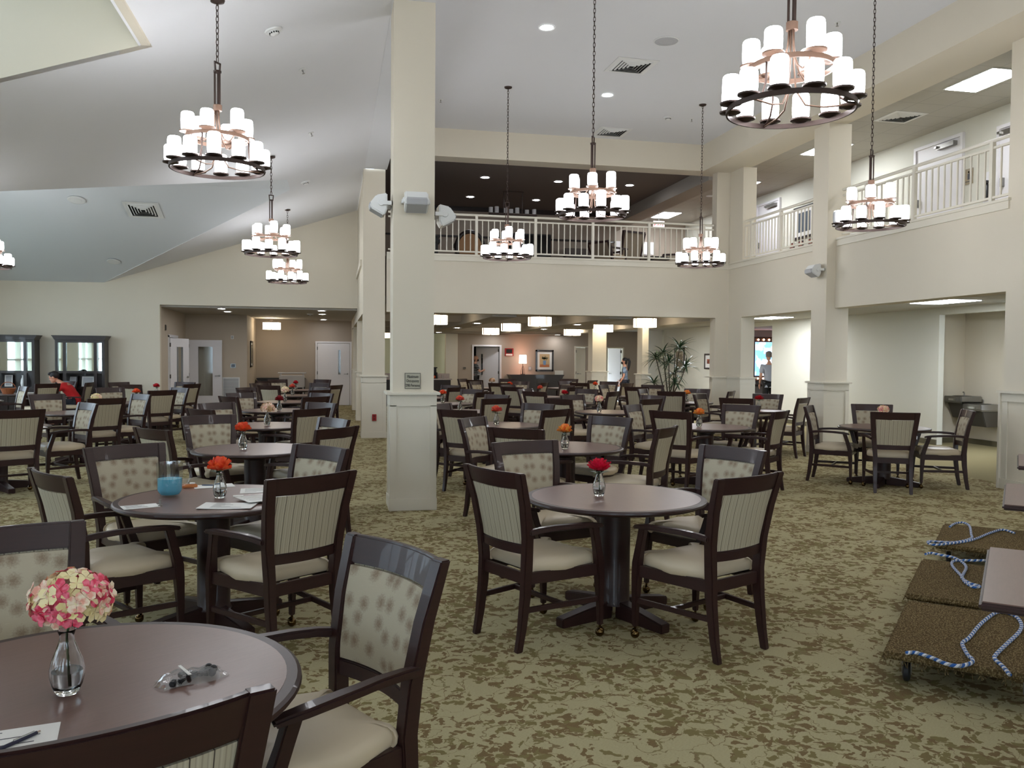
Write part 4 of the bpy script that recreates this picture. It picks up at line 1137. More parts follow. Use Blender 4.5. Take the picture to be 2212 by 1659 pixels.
def door_frame(name, label, x0, x1, y, h, depth=.16, w=.055, m=m_white):
    o = thing(name, label, None, (0,0,0), 0, None, 'structure')
    b = MB().box(x0-w,x0,y-.03,y+depth,0,h+w).box(x1,x1+w,y-.03,y+depth,0,h+w).box(x0,x1,y-.03,y+depth,h,h+w)
    b.build('frame', m, o, bevel=.004); return o
door_frame('door_1', 'white steel door frame at the vestibule back', -.50, .55, 28.17, 2.03, .03)
door_leaf('door_2', 'white door with narrow glass strip at the vestibule back', (-.49,28.165,.01), 0, 1.03, 2.01, (.66,.74,1.0,1.8))
door_leaf('door_4', 'white half-glazed door standing open before the tan wall', (-3.93,24.95,.01), 0, .88, 2.02, (.25,.63,.46,1.83))
door_leaf('door_3', 'white door leaf ajar in the vestibule left wall', (-4.03,22.66,.01), rad(70), .9, 2.02, (.3,.6,.5,1.8))
o = thing('door_5', 'white frame of the double doorway in the vestibule left wall', None, (0,0,0), 0, None, 'structure')
MB().box(-4.2,-4.03,22.6,22.65,0,2.1).box(-4.2,-4.03,23.85,23.9,0,2.1).box(-4.2,-4.03,22.6,23.9,2.05,2.12).build('frame', m_white, o)
t = thing('air_grille', 'grey louvred return air grille low on the tan wall', 'vent', (-2.80,25.19,.0))
b = MB().box(-.27,.2,0,.012,.12,.98); b.build('frame', m_plastic, t)
b = MB()
for i in range(26): b.box(-.24,.17,-.012,.0,.15+i*.031,.17+i*.031)
b.build('louver', m_grille, t)
def plate(name, label, cat, loc, rz, w, h, m, face=None, fm=None):
    t = thing(name, label, cat, loc, rz)
    MB().box(-w/2,w/2,-.012,0,-h/2,h/2).build('back_plate', m, t, bevel=.003)
    f = face or .7
    MB().box(-w/2*f,w/2*f,-.016,-.012,-h/2*f,h/2*f).build('face', fm or m_grille, t)
    return t
plate('wall_switch', 'blue-grey switch panel on the tan vestibule wall', 'switch', (-2.78,25.19,1.31), 0, .15, .13, m_steel, .7, mat('blue_grey', (110,122,136), .5))
plate('wall_detector', 'small white square detector high on the tan vestibule wall', 'detector', (-2.80,25.19,2.12), 0, .08, .1, m_plastic)
plate('wall_sign', 'small dark sign high on the vestibule left wall', 'sign', (-4.05,22.25,2.28), PI/2, .1, .14, m_steeld, .8, m_black)
def framed(name, label, loc, rz, w, h, fw, art, matw=.06, frame=None):
    t = thing(name, label, 'picture', loc, rz)
    b = MB().box(-w/2,-w/2+fw,-.03,0,-h/2,h/2).box(w/2-fw,w/2,-.03,0,-h/2,h/2).box(-w/2,w/2,-.03,0,-h/2,-h/2+fw).box(-w/2,w/2,-.03,0,h/2-fw,h/2)
    b.build('frame', frame or m_ebony, t, bevel=.004)
    MB().box(-w/2+fw,w/2-fw,-.012,-.006,-h/2+fw,h/2-fw).build('mat_board', m_paper, t)
    MB().box(-w/2+fw+matw,w/2-fw-matw,-.014,-.011,-h/2+fw+matw,h/2-fw-matw).build('print', art, t)
    return t
def artmat(name, cols, scale):
    m = mat(name, cols[0], .6); k = NT(m); v = k.coord(); n = k.noise(v, scale, 3., .6); n2 = k.noise(v, scale*1.7, 2.)
    c = k.mix(k.step(n.outputs[0], .42, .5), lin(cols[0]), lin(cols[1]))
    k.color(k.mix(k.step(n2.outputs[0], .55, .62), c, lin(cols[2]))); return m
a_red = artmat('red_brown_print', ((150,72,52),(90,44,36),(196,120,84)), 16)
a_tan = artmat('tan_print', ((160,146,120),(120,106,88),(190,178,150)), 7)
framed('wall_picture', 'narrow dark framed picture on the vestibule return wall', (-2.395,26.4,1.65), PI/2, .62, .78, .05, a_tan)
t = thing('sideboard', 'low black sideboard at the vestibule back wall', 'sideboard', (-1.88,27.9,0))
MB().box(-.45,1.0,-.25,.27,.06,.86).box(-.42,.97,-.2,.25,0,.06).build('body', m_black, t); MB().box(-.47,1.02,-.27,.28,.86,.9).build('worktop', m_black, t)
for i in range(3): 
    d = MB().box(-.43+i*.475,.03+i*.475,-.265,-.25,.1,.84).build('door', m_black, t, bevel=.003); MB().box(-.02+i*.475,-.01+i*.475,-.285,-.265,.5,.62).build('handle', m_steel, d)
t = thing('utility_cart', 'pale grey bussing cart against the vestibule back wall', 'cart', (-1.25,27.35,0))
MB().box(-.38,.38,-.25,.2,.62,1.0).build('bin', mat('pale_grey_plastic',(190,184,180),.5), t, bevel=.02)
MB().box(-.36,.36,-.22,.18,.2,.23).build('shelf', MATS['pale_grey_plastic'], t)
MB().tube([(-.42,-.27,1.07),(.42,-.27,1.07),(.42,.22,1.07),(-.42,.22,1.07)], .016, 6, closed=True).build('handle', m_grille, t)
for x in (-.34,.34):
    for y in (-.2,.16):
        MB().tube([(x,y,.1),(x,y,1.06)], .016, 6).build('leg', m_grille, t); MB().lathe([(.0005,-.015),(.05,-.015),(.05,.015),(.0005,.015)], 14, M=Matrix.Translation((x,y,.05)) @ Matrix.Rotation(PI/2,4,'Y'), cap0=False, cap1=False).build('wheel', m_rubber, t)

# ================================================================ rear room
door_frame('door_6', 'white frame of the kitchen doorway', D1[0]+.04, D1[1]-.04, 30, 2.0, .15, .06)
door_leaf('door_7', 'white kitchen door with narrow glass strip swung inward', (5.9,30.17,.01), rad(142), .92, 1.98, (.64,.72,.95,1.72), handle_side=1)
MB().box(0,.3,-.06,.0,1.83,1.9).build('door_closer', m_steel, bpy.data.objects['door_7'])
door_frame('door_8', 'cream frame of the side doorway right of the buffet', D2[0]+.04, D2[1]+.25, 29.99, 2.0, .02, .05, m_trim)
MB().box(D2[1],D2[1]+.2,29.97,29.995,0,2.0).build('panel', m_taupe, bpy.data.objects['door_8'])
door_leaf('door_9', 'cream door leaf right of the buffet with pull handle', (8.80,30.1,.01), 0, .36, 1.98, m=m_trim, handle_side=-1)
door_frame('door_10', 'cream frame of the doorway behind the woman', D3[0]+.02, D3[1]-.02, 29.99, 1.98, .1, .045, m_trim)
door_leaf('door_11', 'white door leaf half open behind the woman', (10.55,30.1,.01), rad(120), .6, 1.96, handle_side=1)
t = thing('fire_plaque', 'red framed notice beside the kitchen door', 'sign', (6.25,29.99,1.80))
MB().box(-.16,.16,-.02,0,-.14,.14).build('frame', m_red, t, bevel=.004); MB().box(-.11,.11,-.024,-.019,-.03,.11).build('window', m_black, t); MB().box(-.12,.12,-.024,-.019,-.12,-.06).build('label_strip', m_paper, t)
t = thing('buffet', 'long black-brown buffet against the rear wall', 'buffet', (7.16,29.62,0))
MB().box(-.93,.93,-.2,.33,.0,.86).build('body', m_ebony, t); MB().prism([(-.93,.86),(.93,.86),(.98,.97),(-.98,.97)], 'y', -.24, .34).build('moulding', m_ebony, t)
MB().box(-1.0,1.0,-.26,.35,.97,1.0).build('top', m_ebony, t, bevel=.005)
for i in range(4): d = MB().box(-.9+i*.455,-.9+i*.455+.435,-.215,-.2,.06,.62).build('door', m_ebony, t, bevel=.004); MB().ball((-.68+i*.455,-.222,.5),.012,8,6).build('knob', m_steeld, d)
for i in range(2): d = MB().box(-.9+i*.91,-.9+i*.91+.885,-.215,-.2,.65,.84).build('drawer', m_ebony, t, bevel=.004); MB().ball((-.46+i*.91,-.222,.745),.012,8,6).build('knob', m_steeld, d)
t = thing('table_lamp', 'lit table lamp with pale pink drum shade on the buffet', 'lamp', (6.68,29.62,1.002))
MB().lathe([(.135,.40),(.14,.40),(.125,.70),(.12,.70)], 28, cap0=False, cap1=False).build('lamp_shade', m_lampsh, t, smooth=.6)
MB().lathe([(.0005,0),(.09,0),(.09,.018),(.02,.025),(.012,.05),(.012,.42),(.0005,.42)], 18, cap0=False, cap1=False).build('base', m_bronze, t, smooth=.6)
g = MB()
for k in range(4): a = PI/2*k; g.tube([(math.cos(a)*.08,math.sin(a)*.08,.02),(math.cos(a)*.05,math.sin(a)*.05,.2),(math.cos(a)*.012,math.sin(a)*.012,.3)], .006, 6)
g.build('stem', m_bronze, t)
MB().ball((0,0,.55), .045, 10, 8).build('bulb', mat('lit_bulb', (255,240,220), .4, emit=(255,214,180), estr=30.), t)
t = framed('wall_picture', 'large black framed painting of a plant in a blue pot above the buffet', (7.575,29.99,1.505), 0, .68, .78, .065, mat('cream_print', (196,168,128), .7), .085)
art = MB(); rn = random.Random(8)
for i in range(46):
    a, r = rn.uniform(0,6.28), rn.uniform(.0,.105); x, z = math.cos(a)*r*1.15, .085+math.sin(a)*r*.8; s = rn.uniform(.012,.026)
    art.lathe([(.0005,-.0005),(s,-.0005)], 6, M=Matrix.Translation((x,-.0155,z)) @ Matrix.Rotation(PI/2,4,'X'), cap0=False, cap1=False)
art.build('painted_leaves', mat('painted_olive', (84,92,70), .7), t)
MB().prism([(-.06,-.0),(.06,-.0),(.045,-.16),(-.045,-.16)], 'y', -.0158, -.0145).build('painted_pot', mat('painted_blue', (112,146,184), .7), t)
MB().box(-.175,.175,-.0152,-.0142,-.235,-.14).build('painted_table', mat('painted_orange', (186,116,74), .7), t)
plate('wall_switch', 'grey switch plate on the rear wall between lamp and painting', 'switch', (7.03,29.99,1.22), 0, .12, .13, m_steel)
t = thing('paper_card', 'white card standing at the right end of the buffet', 'card', (8.0,29.5,1.002)); MB().box(-.16,.16,0,.004,0,.15).build('sheet', m_paper, t)
plate('wall_switch', 'pair of small switches left of the kitchen door', 'switch', (4.62,29.99,1.22), 0, .13, .09, m_tan, .8, m_steeld)
# serving counter at the left
t = thing('serving_counter', 'dark serving counter behind the lone column', 'counter', (3.15,27.7,0))
MB().box(-1.5,.62,-.3,.3,0,.86).build('body', m_ebony, t); MB().box(-1.54,.66,-.34,.34,.86,.9).build('worktop', mat('grey_marble', (176,164,160), .35), t, bevel=.005)
MB().box(-1.54,.66,.3,.34,.9,1.06).build('backsplash', MATS['grey_marble'], t)
t = thing('display_crate', 'black slatted display crate on the serving counter', 'crate', (3.0,27.72,.902))
MB().box(-.5,.35,.1,.22,0,.34).box(-.52,.37,.0,.24,.34,.37).box(-.5,-.46,-.2,.2,0,.2).box(.31,.35,-.2,.2,0,.2).build('frame', m_black, t)
rn = random.Random(5)
m_apple = mat('red_apple', (190,36,34), .35); m_orange = mat('orange_fruit', (230,96,44), .5)
for i in range(7):
    t = thing('apple' if i % 3 else 'orange', '%s in the display crate on the serving counter' % ('red apple' if i % 3 else 'orange'), 'fruit', (2.62+i*.105,27.58,.904), 0, 'fruit on the serving counter')
    MB().ball((0,0,.05), (.05,.05,.048), 14, 10).build('flesh', m_apple if i % 3 else m_orange, t, smooth=2.)
    MB().tube([(0,0,.09),(.004,0,.112)], .003, 5).build('stalk', m_ebony, t)
for i, x in enumerate((3.35,3.52)):
    t = thing('drinking_glass', 'clear tumbler on the serving counter, %s' % ('beside the fruit' if i == 0 else 'at the end'), 'glass', (x,27.55,.902), 0, 'tumblers on the serving counter')
    MB().lathe([(.0005,0),(.03,0),(.036,.12),(.033,.12),(.027,.008),(.0005,.008)], 16, cap0=False, cap1=False).build('body', m_glass, t, smooth=.8)
# kitchen
t = thing('ceiling_panel_light', 'bright kitchen ceiling panel light behind the swing door', 'light', (5.6,31.6,2.698)); MB().box(-.6,.6,-.6,.6,-.012,0).build('frame', m_plastic, t); MB().box(-.57,.57,-.57,.57,-.018,-.012).build('diffuser', mat('lit_kitchen_panel', (240,240,240), .4, emit=(232,242,255), estr=16.), t)
t = thing('wire_shelving', 'steel shelving with kitchen goods behind the man at the door', 'shelf', (5.5,33.2,0))
for x in (-.5,.5):
    for y in (-.2,.2): MB().tube([(x,y,0),(x,y,1.85)], .014, 6).build('post', m_steel, t)
for z in (.3,.85,1.35,1.8): MB().box(-.5,.5,-.22,.22,z,z+.02).build('shelf_board', m_steel, t)
for i, (x, z, w, h, m, l) in enumerate([(-.3,.875,.3,.2,m_steel,'steel pan on the kitchen shelving'),(.12,.875,.28,.15,m_plastic,'white tub on the kitchen shelving'),(-.2,1.375,.35,.28,m_grille,'grey bin on the upper kitchen shelving'),(.25,1.375,.22,.2,m_steeld,'dark canister on the upper kitchen shelving')]):
    t = thing('kitchen_container', l, 'container', (5.5+x,33.2,z)); MB().box(-w/2,w/2,-.15,.15,0,h*.9).build('body', m, t, bevel=.015); MB().box(-w/2-.01,w/2+.01,-.16,.16,h*.9,h).build('lid', m, t)
t = thing('vent_duct', 'round steel duct elbow high in the kitchen', 'duct', (0,0,0)); MB().tube([(4.4,32.75,2.05),(4.9,32.75,2.05),(5.15,32.75,2.02),(5.28,32.75,1.9),(5.3,32.75,1.7)], .12, 14).build('pipe', m_steeld, t, smooth=2.)
t = thing('prep_table', 'white kitchen table stacked with trays behind the door', 'table', (5.55,32.2,0)); MB().box(-.4,.4,-.25,.25,.86,.9).build('top', m_plastic, t)
for x in (-.36,.36):
    for y in (-.2,.2): MB().box(x-.02,x+.02,y-.02,y+.02,0,.86).build('leg', m_steel, t)

# pictures on the corridor wall
framed('wall_picture', 'small black framed red-brown print on the corridor wall', (11.275,23.88,1.535), -PI/2, .95, .48, .05, a_red, .12).scale = (1,1,1)
framed('wall_picture', 'tall black framed print half hidden by the dracaena', (11.275,26.3,1.57), -PI/2, .8, .82, .05, a_tan, .07)

# ================================================================ fountains, men's room
def fountain(label, x, y, z):
    t = thing('drinking_fountain', label, 'drinking fountain', (x, y, z), 0, 'drinking fountains')
    MB().loft([[(-.24,-.22,-.13),(.2,-.22,-.13),(.2,.22,-.13),(-.24,.22,-.13)],[(-.26,-.235,-.1),(.2,-.235,-.1),(.2,.235,-.1),(-.26,.235,-.1)],[(-.26,-.235,0),(.2,-.235,0),(.2,.235,0),(-.26,.235,0)]]).build('basin_housing', m_steel, t, bevel=.012)
    MB().lathe([(.17,.004),(.165,.002),(.12,-.0005),(.0005,.001)], 24, (-.05,0,.003), cap0=False, cap1=False).build('basin', m_steeld, t, smooth=.8)
    MB().tube([(.1,.12,0),(.1,.12,.055),(.07,.1,.075),(.05,.09,.07)], .012, 8).build('bubbler', m_chrome, t, smooth=.9)
    MB().box(-.268,-.26,-.1,.1,-.085,-.045).build('push_bar', m_chrome, t)
    MB().loft([[(-.1,-.19,-.42),(.2,-.19,-.42),(.2,.19,-.42),(-.1,.19,-.42)],[(-.2,-.2,-.13),(.2,-.2,-.13),(.2,.2,-.13),(-.2,.2,-.13)]]).build('lower_shroud', m_steeld, t, bevel=.01)
    return t
fountain('higher steel drinking fountain in the corridor alcove', 11.95, 14.15, .93)
fountain('lower steel drinking fountain in the corridor alcove', 11.95, 13.65, .80)
o = thing('door_12', 'white lit frame of the restroom doorway beyond the fountains', None, (0,0,0), 0, None, 'structure')
MB().box(12.2,12.32,12.3,12.9,2.45,2.6).box(12.18,12.24,12.66,12.9,0,2.5).build('frame', m_white, o)
t = plate('restroom_sign', 'small pale restroom sign with figures by the alcove', 'sign', (12.175,12.78,1.56), -PI/2, .15, .24, m_grille, .9, mat('pale_sign',(196,190,178),.5))
s = MB().box(-.045,-.02,-.019,-.016,-.03,.05).lathe([(.0005,-.001),(.012,-.001)],10,M=Matrix.Translation((-.032,-.017,.066)) @ Matrix.Rotation(PI/2,4,'X'),cap0=False,cap1=False).box(-.05,.05,-.019,-.016,-.075,-.065)
s.tube([(.03+.028*math.cos(a),-.018,-.012+.028*math.sin(a)) for a in [2*PI*i/14 for i in range(14)]], .004, 5, closed=True).box(.022,.03,-.019,-.016,-.01,.05)
s.build('figure', m_black, t)

# ================================================================ lobby screen with bulbs
t = thing('display_screen', 'glowing blue screen in a black frame of light bulbs', 'screen', (14.55,26.4,1.62))
MB().box(-.72,.72,0,.15,-.76,.76).build('frame', m_black, t, bevel=.01)
m_scr = mat('lit_blue_screen', (120,180,240), .4, emit=(120,186,255), estr=1.6)
def _scr():
    k = NT(m_scr); n = k.noise(k.coord(), 3., 3.); c = k.mix(k.step(n.outputs[0], .45, .62), lin((96,168,246)), lin((236,246,255))); k.l(c, k.b.inputs['Emission Color'])
_scr()
MB().box(-.5,.5,-.012,0,-.56,.58).build('display', m_scr, t)
m_bulb = mat('lit_warm_bulb', (255,214,180), .4, emit=(255,168,128), estr=14.)
bl = [(-.6,.66-.188*i) for i in range(8)]+[(.6,.66-.188*i) for i in range(8)]+[(-.6+.2*i,.66) for i in range(1,6)]+[(-.6+.2*i,-.656) for i in range(1,6)]
for x, z in bl: MB().ball((x,-.03,z), .032, 8, 6).build('bulb', m_bulb, t, smooth=2.)
t = thing('wall_shelf', 'black shelf below the bulb-framed screen', 'shelf', (14.6,26.42,.70)); MB().box(-.62,.8,-.3,.17,0,.07).build('board', m_black, t); MB().prism([(-.26,0),(.17,0),(.17,-.68)], 'x', .3, .36).build('bracket', m_black, t)

# ================================================================ upper lounge and gallery
t = thing('exit_sign', 'red lettered EXIT sign hanging over the lounge', 'sign', (8.72,21.9,5.27))
MB().box(-.16,.16,-.015,.015,-.1,.1).build('housing', mat('lit_white_sign', (240,236,236), .4, emit=(255,240,240), estr=.9), t, bevel=.004)
text('EXIT', .15, mat('exit_red', (205,24,40), .5, emit=(220,20,40), estr=.6), t, (0,-.018,0), (PI/2,0,0))
MB().box(-.01,.01,-.01,.01,.1,.73).build('stem', m_plastic, t)
t = thing('lounge_chair', 'round-backed tan lounge chair behind the balcony railing', 'chair', (3.1,19.4,3.622))
b = MB()
def rb_(r, y): return [(r*math.cos(a)*.92, y, .52+r*math.sin(a)*1.05) for a in [PI*i/18 for i in range(-3,22)]]
MB().prism([(p[0],p[2]) for p in rb_(.30,0)], 'y', -.03, .03).build('backrest_cushion', mat('tan_leather', (172,128,86), .5), t)
MB().tube(rb_(.345,0), .05, 8).build('back_frame', m_ebony, t, smooth=2.)
MB().box(-.3,.3,-.02,.55,.28,.46).build('seat', m_ebony, t, bevel=.03)
for x in (-.27,.27):
    for y in (.0,.5): MB().box(x-.025,x+.025,y-.025,y+.025,0,.3).build('leg', m_ebony, t)
    MB().box(x*1.2-.03,x*1.2+.03,.0,.5,.56,.62).build('armrest', m_ebony, t)
t = thing('grand_piano', 'black curved furniture behind the left lounge railing', 'piano', (2.15,20.2,3.622))
MB().box(-.5,.3,-.5,.5,.6,.78).build('body', m_black, t, bevel=.05); MB().box(-.45,.3,-.5,.5,.78,.8).build('lid', m_screen, t)
for x, y in ((-.4,-.4),(.2,-.4),(-.1,.4)): MB().box(x-.05,x+.05,y-.05,y+.05,0,.6).build('leg', m_black, t)
t = thing('media_cabinet', 'tall black cabinet with glossy doors behind the lounge railing', 'cabinet', (5.1,23.2,3.622))
MB().box(-.75,.85,-.28,.28,0,1.42).build('body', m_black, t, bevel=.01)
for i in range(2): d = MB().box(-.73+i*.8,.03+i*.8,-.295,-.28,.05,1.38).build('door', m_screen, t); MB().box(.0+i*.1-.02,.01+i*.1-.02,-.315,-.295,.6,.8).build('handle', m_steel, d)
t = thing('fireplace', 'dark louvred fireplace front on the lounge back wall', 'fireplace', (7.0,23.3,3.622))
MB().box(-.55,.55,-.1,.15,0,1.1).build('surround', mat('grey_stone', (92,84,80), .6), t)
b = MB()
for i in range(9): b.box(-.45,.45,-.115,-.1,.1+i*.1,.14+i*.1)
b.build('louver', m_black, t)
def lounge_chair(label, x, y, rz, h=1.08):
    t = thing('wing_chair', label, 'chair', (x,y,3.622), rz)
    b = MB().loft([[(-.27,-.28,.4),(.27,-.28,.4),(.27,-.2,.4),(-.27,-.2,.4)],[(-.30,-.42,h),(.30,-.42,h),(.30,-.36,h),(-.30,-.36,h)]]); b.build('backrest', mat('beige_stripe_fabric_'+str(len(MATS)), (150,138,120), .8), t)
    f = MB()
    for s in (-1,1): f.sweep([(s*.3,-.25,.0),(s*.3,-.24,.4),(s*.33,-.41,h+.02)], .05, .06, up=(0,1,0))
    f.box(-.34,.34,-.44,-.36,h,h+.05); f.build('frame', m_wood, t)
    MB().box(-.29,.29,-.25,.3,.36,.48).build('seat', m_seat, t, bevel=.03)
    for s in (-1,1):
        MB().box(s*.29-.02,s*.29+.02,.24,.28,0,.62).build('leg', m_wood, t); MB().box(s*.3-.025,s*.3+.025,-.3,.3,.6,.64).build('armrest', m_wood, t)
    return t
lounge_chair('tall-backed beige lounge chair right of the fireplace', 7.15, 20.3, rad(20))
lounge_chair('low beige lounge chair facing the tall one by the railing', 6.55, 19.6, rad(-60), .72)
lounge_chair('low-backed beige lounge chair at the round lounge table', 8.75, 20.9, rad(150), .74)
lounge_chair('dark-framed lounge chair seen side-on near the balcony corner', 9.3, 19.7, rad(75), 1.02)
t = thing('lounge_table', 'dark round table among the lounge chairs', 'table', (7.95,20.4,3.622))
MB().lathe([(.0005,.5),(.45,.5),(.45,.54),(.0005,.54)], 28, cap0=False, cap1=False).build('top', m_black, t); MB().lathe([(.25,0),(.25,.03),(.05,.06),(.05,.5)], 20, cap1=False).build('pedestal', m_black, t)
t = thing('wall_cabinet', 'white wall cupboards of the upstairs kitchenette', 'cabinet', (9.2,25.8,4.95))
MB().box(-.85,.85,-.15,.19,-.02,.38).build('body', m_white, t)
for i in range(4): MB().box(-.84+i*.42,-.84+i*.42+.405,-.165,-.15,0,.37).build('door', m_white, t, bevel=.004)
t = thing('kitchenette_counter', 'pale kitchenette counter in the upstairs lounge', 'counter', (9.2,25.6,3.622))
MB().box(-.85,.85,-.25,.38,0,.86).build('body', m_wallw, t); MB().box(-.88,.88,-.28,.39,.86,.9).build('worktop', m_grille, t)
framed('wall_picture', 'dark framed picture by the balcony corner upstairs', (11.275,22.1,4.75), -PI/2, 1.0, .85, .06, a_tan, .08)
def updoor(label, n, y0, y1, h=5.72):
    o = thing('door_%d' % n, label, None, (0,0,0), 0, None, 'structure')
    MB().box(11.22,11.28,y0-.06,y0,3.62,h+.06).box(11.22,11.28,y1,y1+.06,3.62,h+.06).box(11.22,11.28,y0,y1,h,h+.06).build('frame', m_white, o)
    MB().box(11.25,11.278,y0,y1,3.63,h).build('door_leaf', m_white, o)
    MB().box(11.16,11.25,y0+.1,y0+.55,h-.13,h-.05).box(11.12,11.25,y0+.5,y0+.56,h-.11,h-.07).build('door_closer', m_steel, o)
    MB().box(11.19,11.25,y1-.12,y1-.07,4.6,4.75).build('handle', m_steel, o)
updoor('white door with closer on the right gallery', 13, 13.55, 14.75); updoor('white door behind the railing left of the tall column', 14, 20.0, 21.1)
updoor('white restroom door at the near end of the gallery', 15, 12.0, 12.62, 5.6)
t = plate('restroom_sign', 'tan and black restroom sign on the right gallery wall', 'sign', (11.275,13.36,4.95), -PI/2, .2, .28, mat('tan_sign',(150,136,110),.5), .85, MATS['tan_sign'])
MB().box(-.02,.03,-.019,-.016,-.06,.05).lathe([(.0005,-.001),(.022,-.001)],10,M=Matrix.Translation((.005,-.017,.075)) @ Matrix.Rotation(PI/2,4,'X'),cap0=False,cap1=False).box(-.07,.07,-.019,-.016,-.1,-.085).build('figure', m_black, t)
t = thing('wall_mounted_extinguisher', 'fire extinguisher cabinet on the right gallery wall', 'extinguisher', (11.27,12.82,4.62), -PI/2)
MB().box(-.12,.12,-.06,0,-.35,.3).build('cabinet', m_white, t); MB().lathe([(.0005,-.17),(.045,-.17),(.045,.05),(.02,.09),(.0005,.1)], 14, (0,-.1,0), cap0=False, cap1=False).build('cylinder', m_black, t, smooth=.7)
MB().box(-.03,.03,-.13,-.06,.1,.14).build('handle', m_black, t)
# dark framed pictures on the gallery wall left of the column
framed('wall_picture', 'dark framed landscape on the gallery wall left of the tall column', (11.275,18.85,4.98), -PI/2, .9, .78, .05, mat('dark_blue_print',(60,72,84),.5), .1)
o = thing('window_20', 'dark window strip above the gallery picture', None, (0,0,0), 0, None, 'structure'); MB().box(11.25,11.278,18.4,19.1,5.42,5.47).build('frame', m_black, o)
for i, y in enumerate((18.5,18.95,19.35)):
    t = thing('photo_tile', 'small dark square photo low on the gallery wall, %s' % ('near the tall column','middle one','furthest from the tall column')[i], 'photo', (11.27,y,4.42), -PI/2, 'small photos on the gallery wall')
    MB().box(-.1,.1,-.02,0,-.11,.11).build('frame', m_black, t); MB().box(-.08,.08,-.023,-.019,-.09,.09).build('print', a_red, t)
# ================================================================ things on the two front tables
# zip bag of small black parts
t = thing('zip_bag', 'clear zip bag of black pieces on the hydrangea table', 'bag', (-.365,2.325,ZT), rad(28))
rn = random.Random(2)
m_bag = thin('clear_plastic_film', (.86,.87,.88), .22)
def bagf(z0, sgn):
    def f(u, v):
        x, y = (u-.5)*.17, (v-.5)*.085
        e = (1-(2*u-1)**4)*(1-(2*v-1)**2)
        w = .003*math.sin(31*u+5*v)+.0025*math.sin(47*v+9*u)
        return (x+.01*math.sin(9*v), y+.008*math.sin(7*u), .0022+e*(.027 if sgn > 0 else .0)+(w*e if sgn > 0 else 0))
    return f
MB().grid(bagf(0,1), 22, 14).build('film', m_bag, t, smooth=.5)
MB().box(-.02,-.012,-.04,.04,.0285,.0305).build('zip_strip', m_paper, t)
for i in range(9):
    x, y = rn.uniform(-.055,.05), rn.uniform(-.022,.022)
    MB().cbox((0,0,0), (rn.uniform(.02,.034),.016,.014), Matrix.Translation((x,y,.0095)) @ Matrix.Rotation(rn.uniform(0,3),4,'Z')).build('black_piece', m_rubber, t, bevel=.003)
for x, y in ((.062,.006),(.05,-.016),(.056,.024)): MB().ball((x,y,.013),.011,12,8).build('black_piece', m_rubber, t, smooth=2.)
def sheet(name, label, cat, c, rz, w, d, marks=0, seed=1, th=.0012, z=0., curl=0.):
    t = thing(name, label, cat, (c[0],c[1],ZT+z), rad(rz))
    MB().grid(lambda u, v: ((u-.5)*w, (v-.5)*d, th+curl*(2*u-1)**2), 8, 2).grid(lambda u, v: ((u-.5)*w, (v-.5)*d, 0+curl*(2*u-1)**2), 8, 2).build('sheet', m_paper, t, fix=False)
    if marks:
        rn = random.Random(seed); b = MB()
        for i in range(marks):
            y = d*.38-i*d*.76/max(1, marks); L = w*rn.uniform(.25,.8)
            b.box(-w*.4, -w*.4+L, y-.0022, y+.0012, th+curl*.2+.0003, th+curl*.2+.0006)
        b.build('print', m_ink, t)
    return t
sheet('paper_sheet', 'white paper under the pen at the bottom edge of hydrangea table', 'paper', (-.70,2.02), 12, .2, .14, 3)
t = thing('pen', 'dark blue ballpoint pen on the paper of hydrangea table', 'pen', (-.685,1.99,ZT+.007), rad(55))
MB().tube([(-.07,0,0),(-.062,0,0),(.06,0,0),(.066,0,0)], [.002,.0045,.0045,.004], 10).build('barrel', mat('navy_plastic',(26,28,56),.3), t, smooth=1.)
MB().box(.01,.06,-.0015,.0015,.004,.0065).tube([(.066,0,0),(.074,0,0)],.0025,8).build('clip', m_chrome, t)
# pitcher
t = thing('pitcher', 'clear fluted pitcher half full of blue drink', 'pitcher', (-.965,5.41,ZT), rad(10))
m_jug = thin('clear_jug_plastic', (.95,.96,.97), .1)
n = 40
def flute(z): return .0022*max(0,min(1,(z-.085)/.05))
def ringv(r, z, w): return [((r+w*math.cos(10*2*PI*i/n))*math.cos(2*PI*i/n), (r+w*math.cos(10*2*PI*i/n))*math.sin(2*PI*i/n), z) for i in range(n)]
prof = [(.05,0,0),(.054,.004,0),(.056,.012,0),(.068,.028,0),(.073,.04,0),(.0735,.09,0),(.074,.12,.0016),(.0745,.16,.0022),(.075,.195,.0022),(.0765,.205,.001)]
MB().loft([ringv(.001,.0,0)]+[ringv(r,z,w_) for r,z,w_ in prof]+[ringv(r-.0035,z,w_) for r,z,w_ in reversed(prof[2:])]+[ringv(.001,.010,0)], caps=False).build('jug', m_jug, t, smooth=1.2)
MB().lathe([(.0005,.0115),(.052,.0125),(.0642,.0285),(.0690,.041),(.0692,.108),(.0005,.1082)], 36, cap0=False, cap1=False).build('blue_drink', mat('blue_drink', (96,196,226), .15, spec=.3), t, smooth=.8)
MB().tube([(.074,0,.19),(.105,0,.195),(.122,0,.165),(.118,0,.11),(.098,0,.07),(.073,0,.06)], .008, 8).build('handle', m_jug, t, smooth=1.2)
MB().grid(lambda u, v: (-.073-.03*v, (u-.5)*.05*(1-v*.7), .19+.022*v), 4, 4).build('spout', m_jug, t, smooth=1.)
sheet('paper_sheet', 'printed white card lying at the left rim of pitcher table', 'paper', (-1.06,5.06), 22, .19, .13, 5, 3)
t = thing('salt_shaker', 'small steel cylinder beside the blue pitcher', 'shaker', (-.955,5.065,ZT)); MB().lathe([(.0005,0),(.012,0),(.012,.006),(.007,.01),(.007,.038),(.0005,.04)], 14, cap0=False, cap1=False).build('body', m_steel, t, smooth=.7)
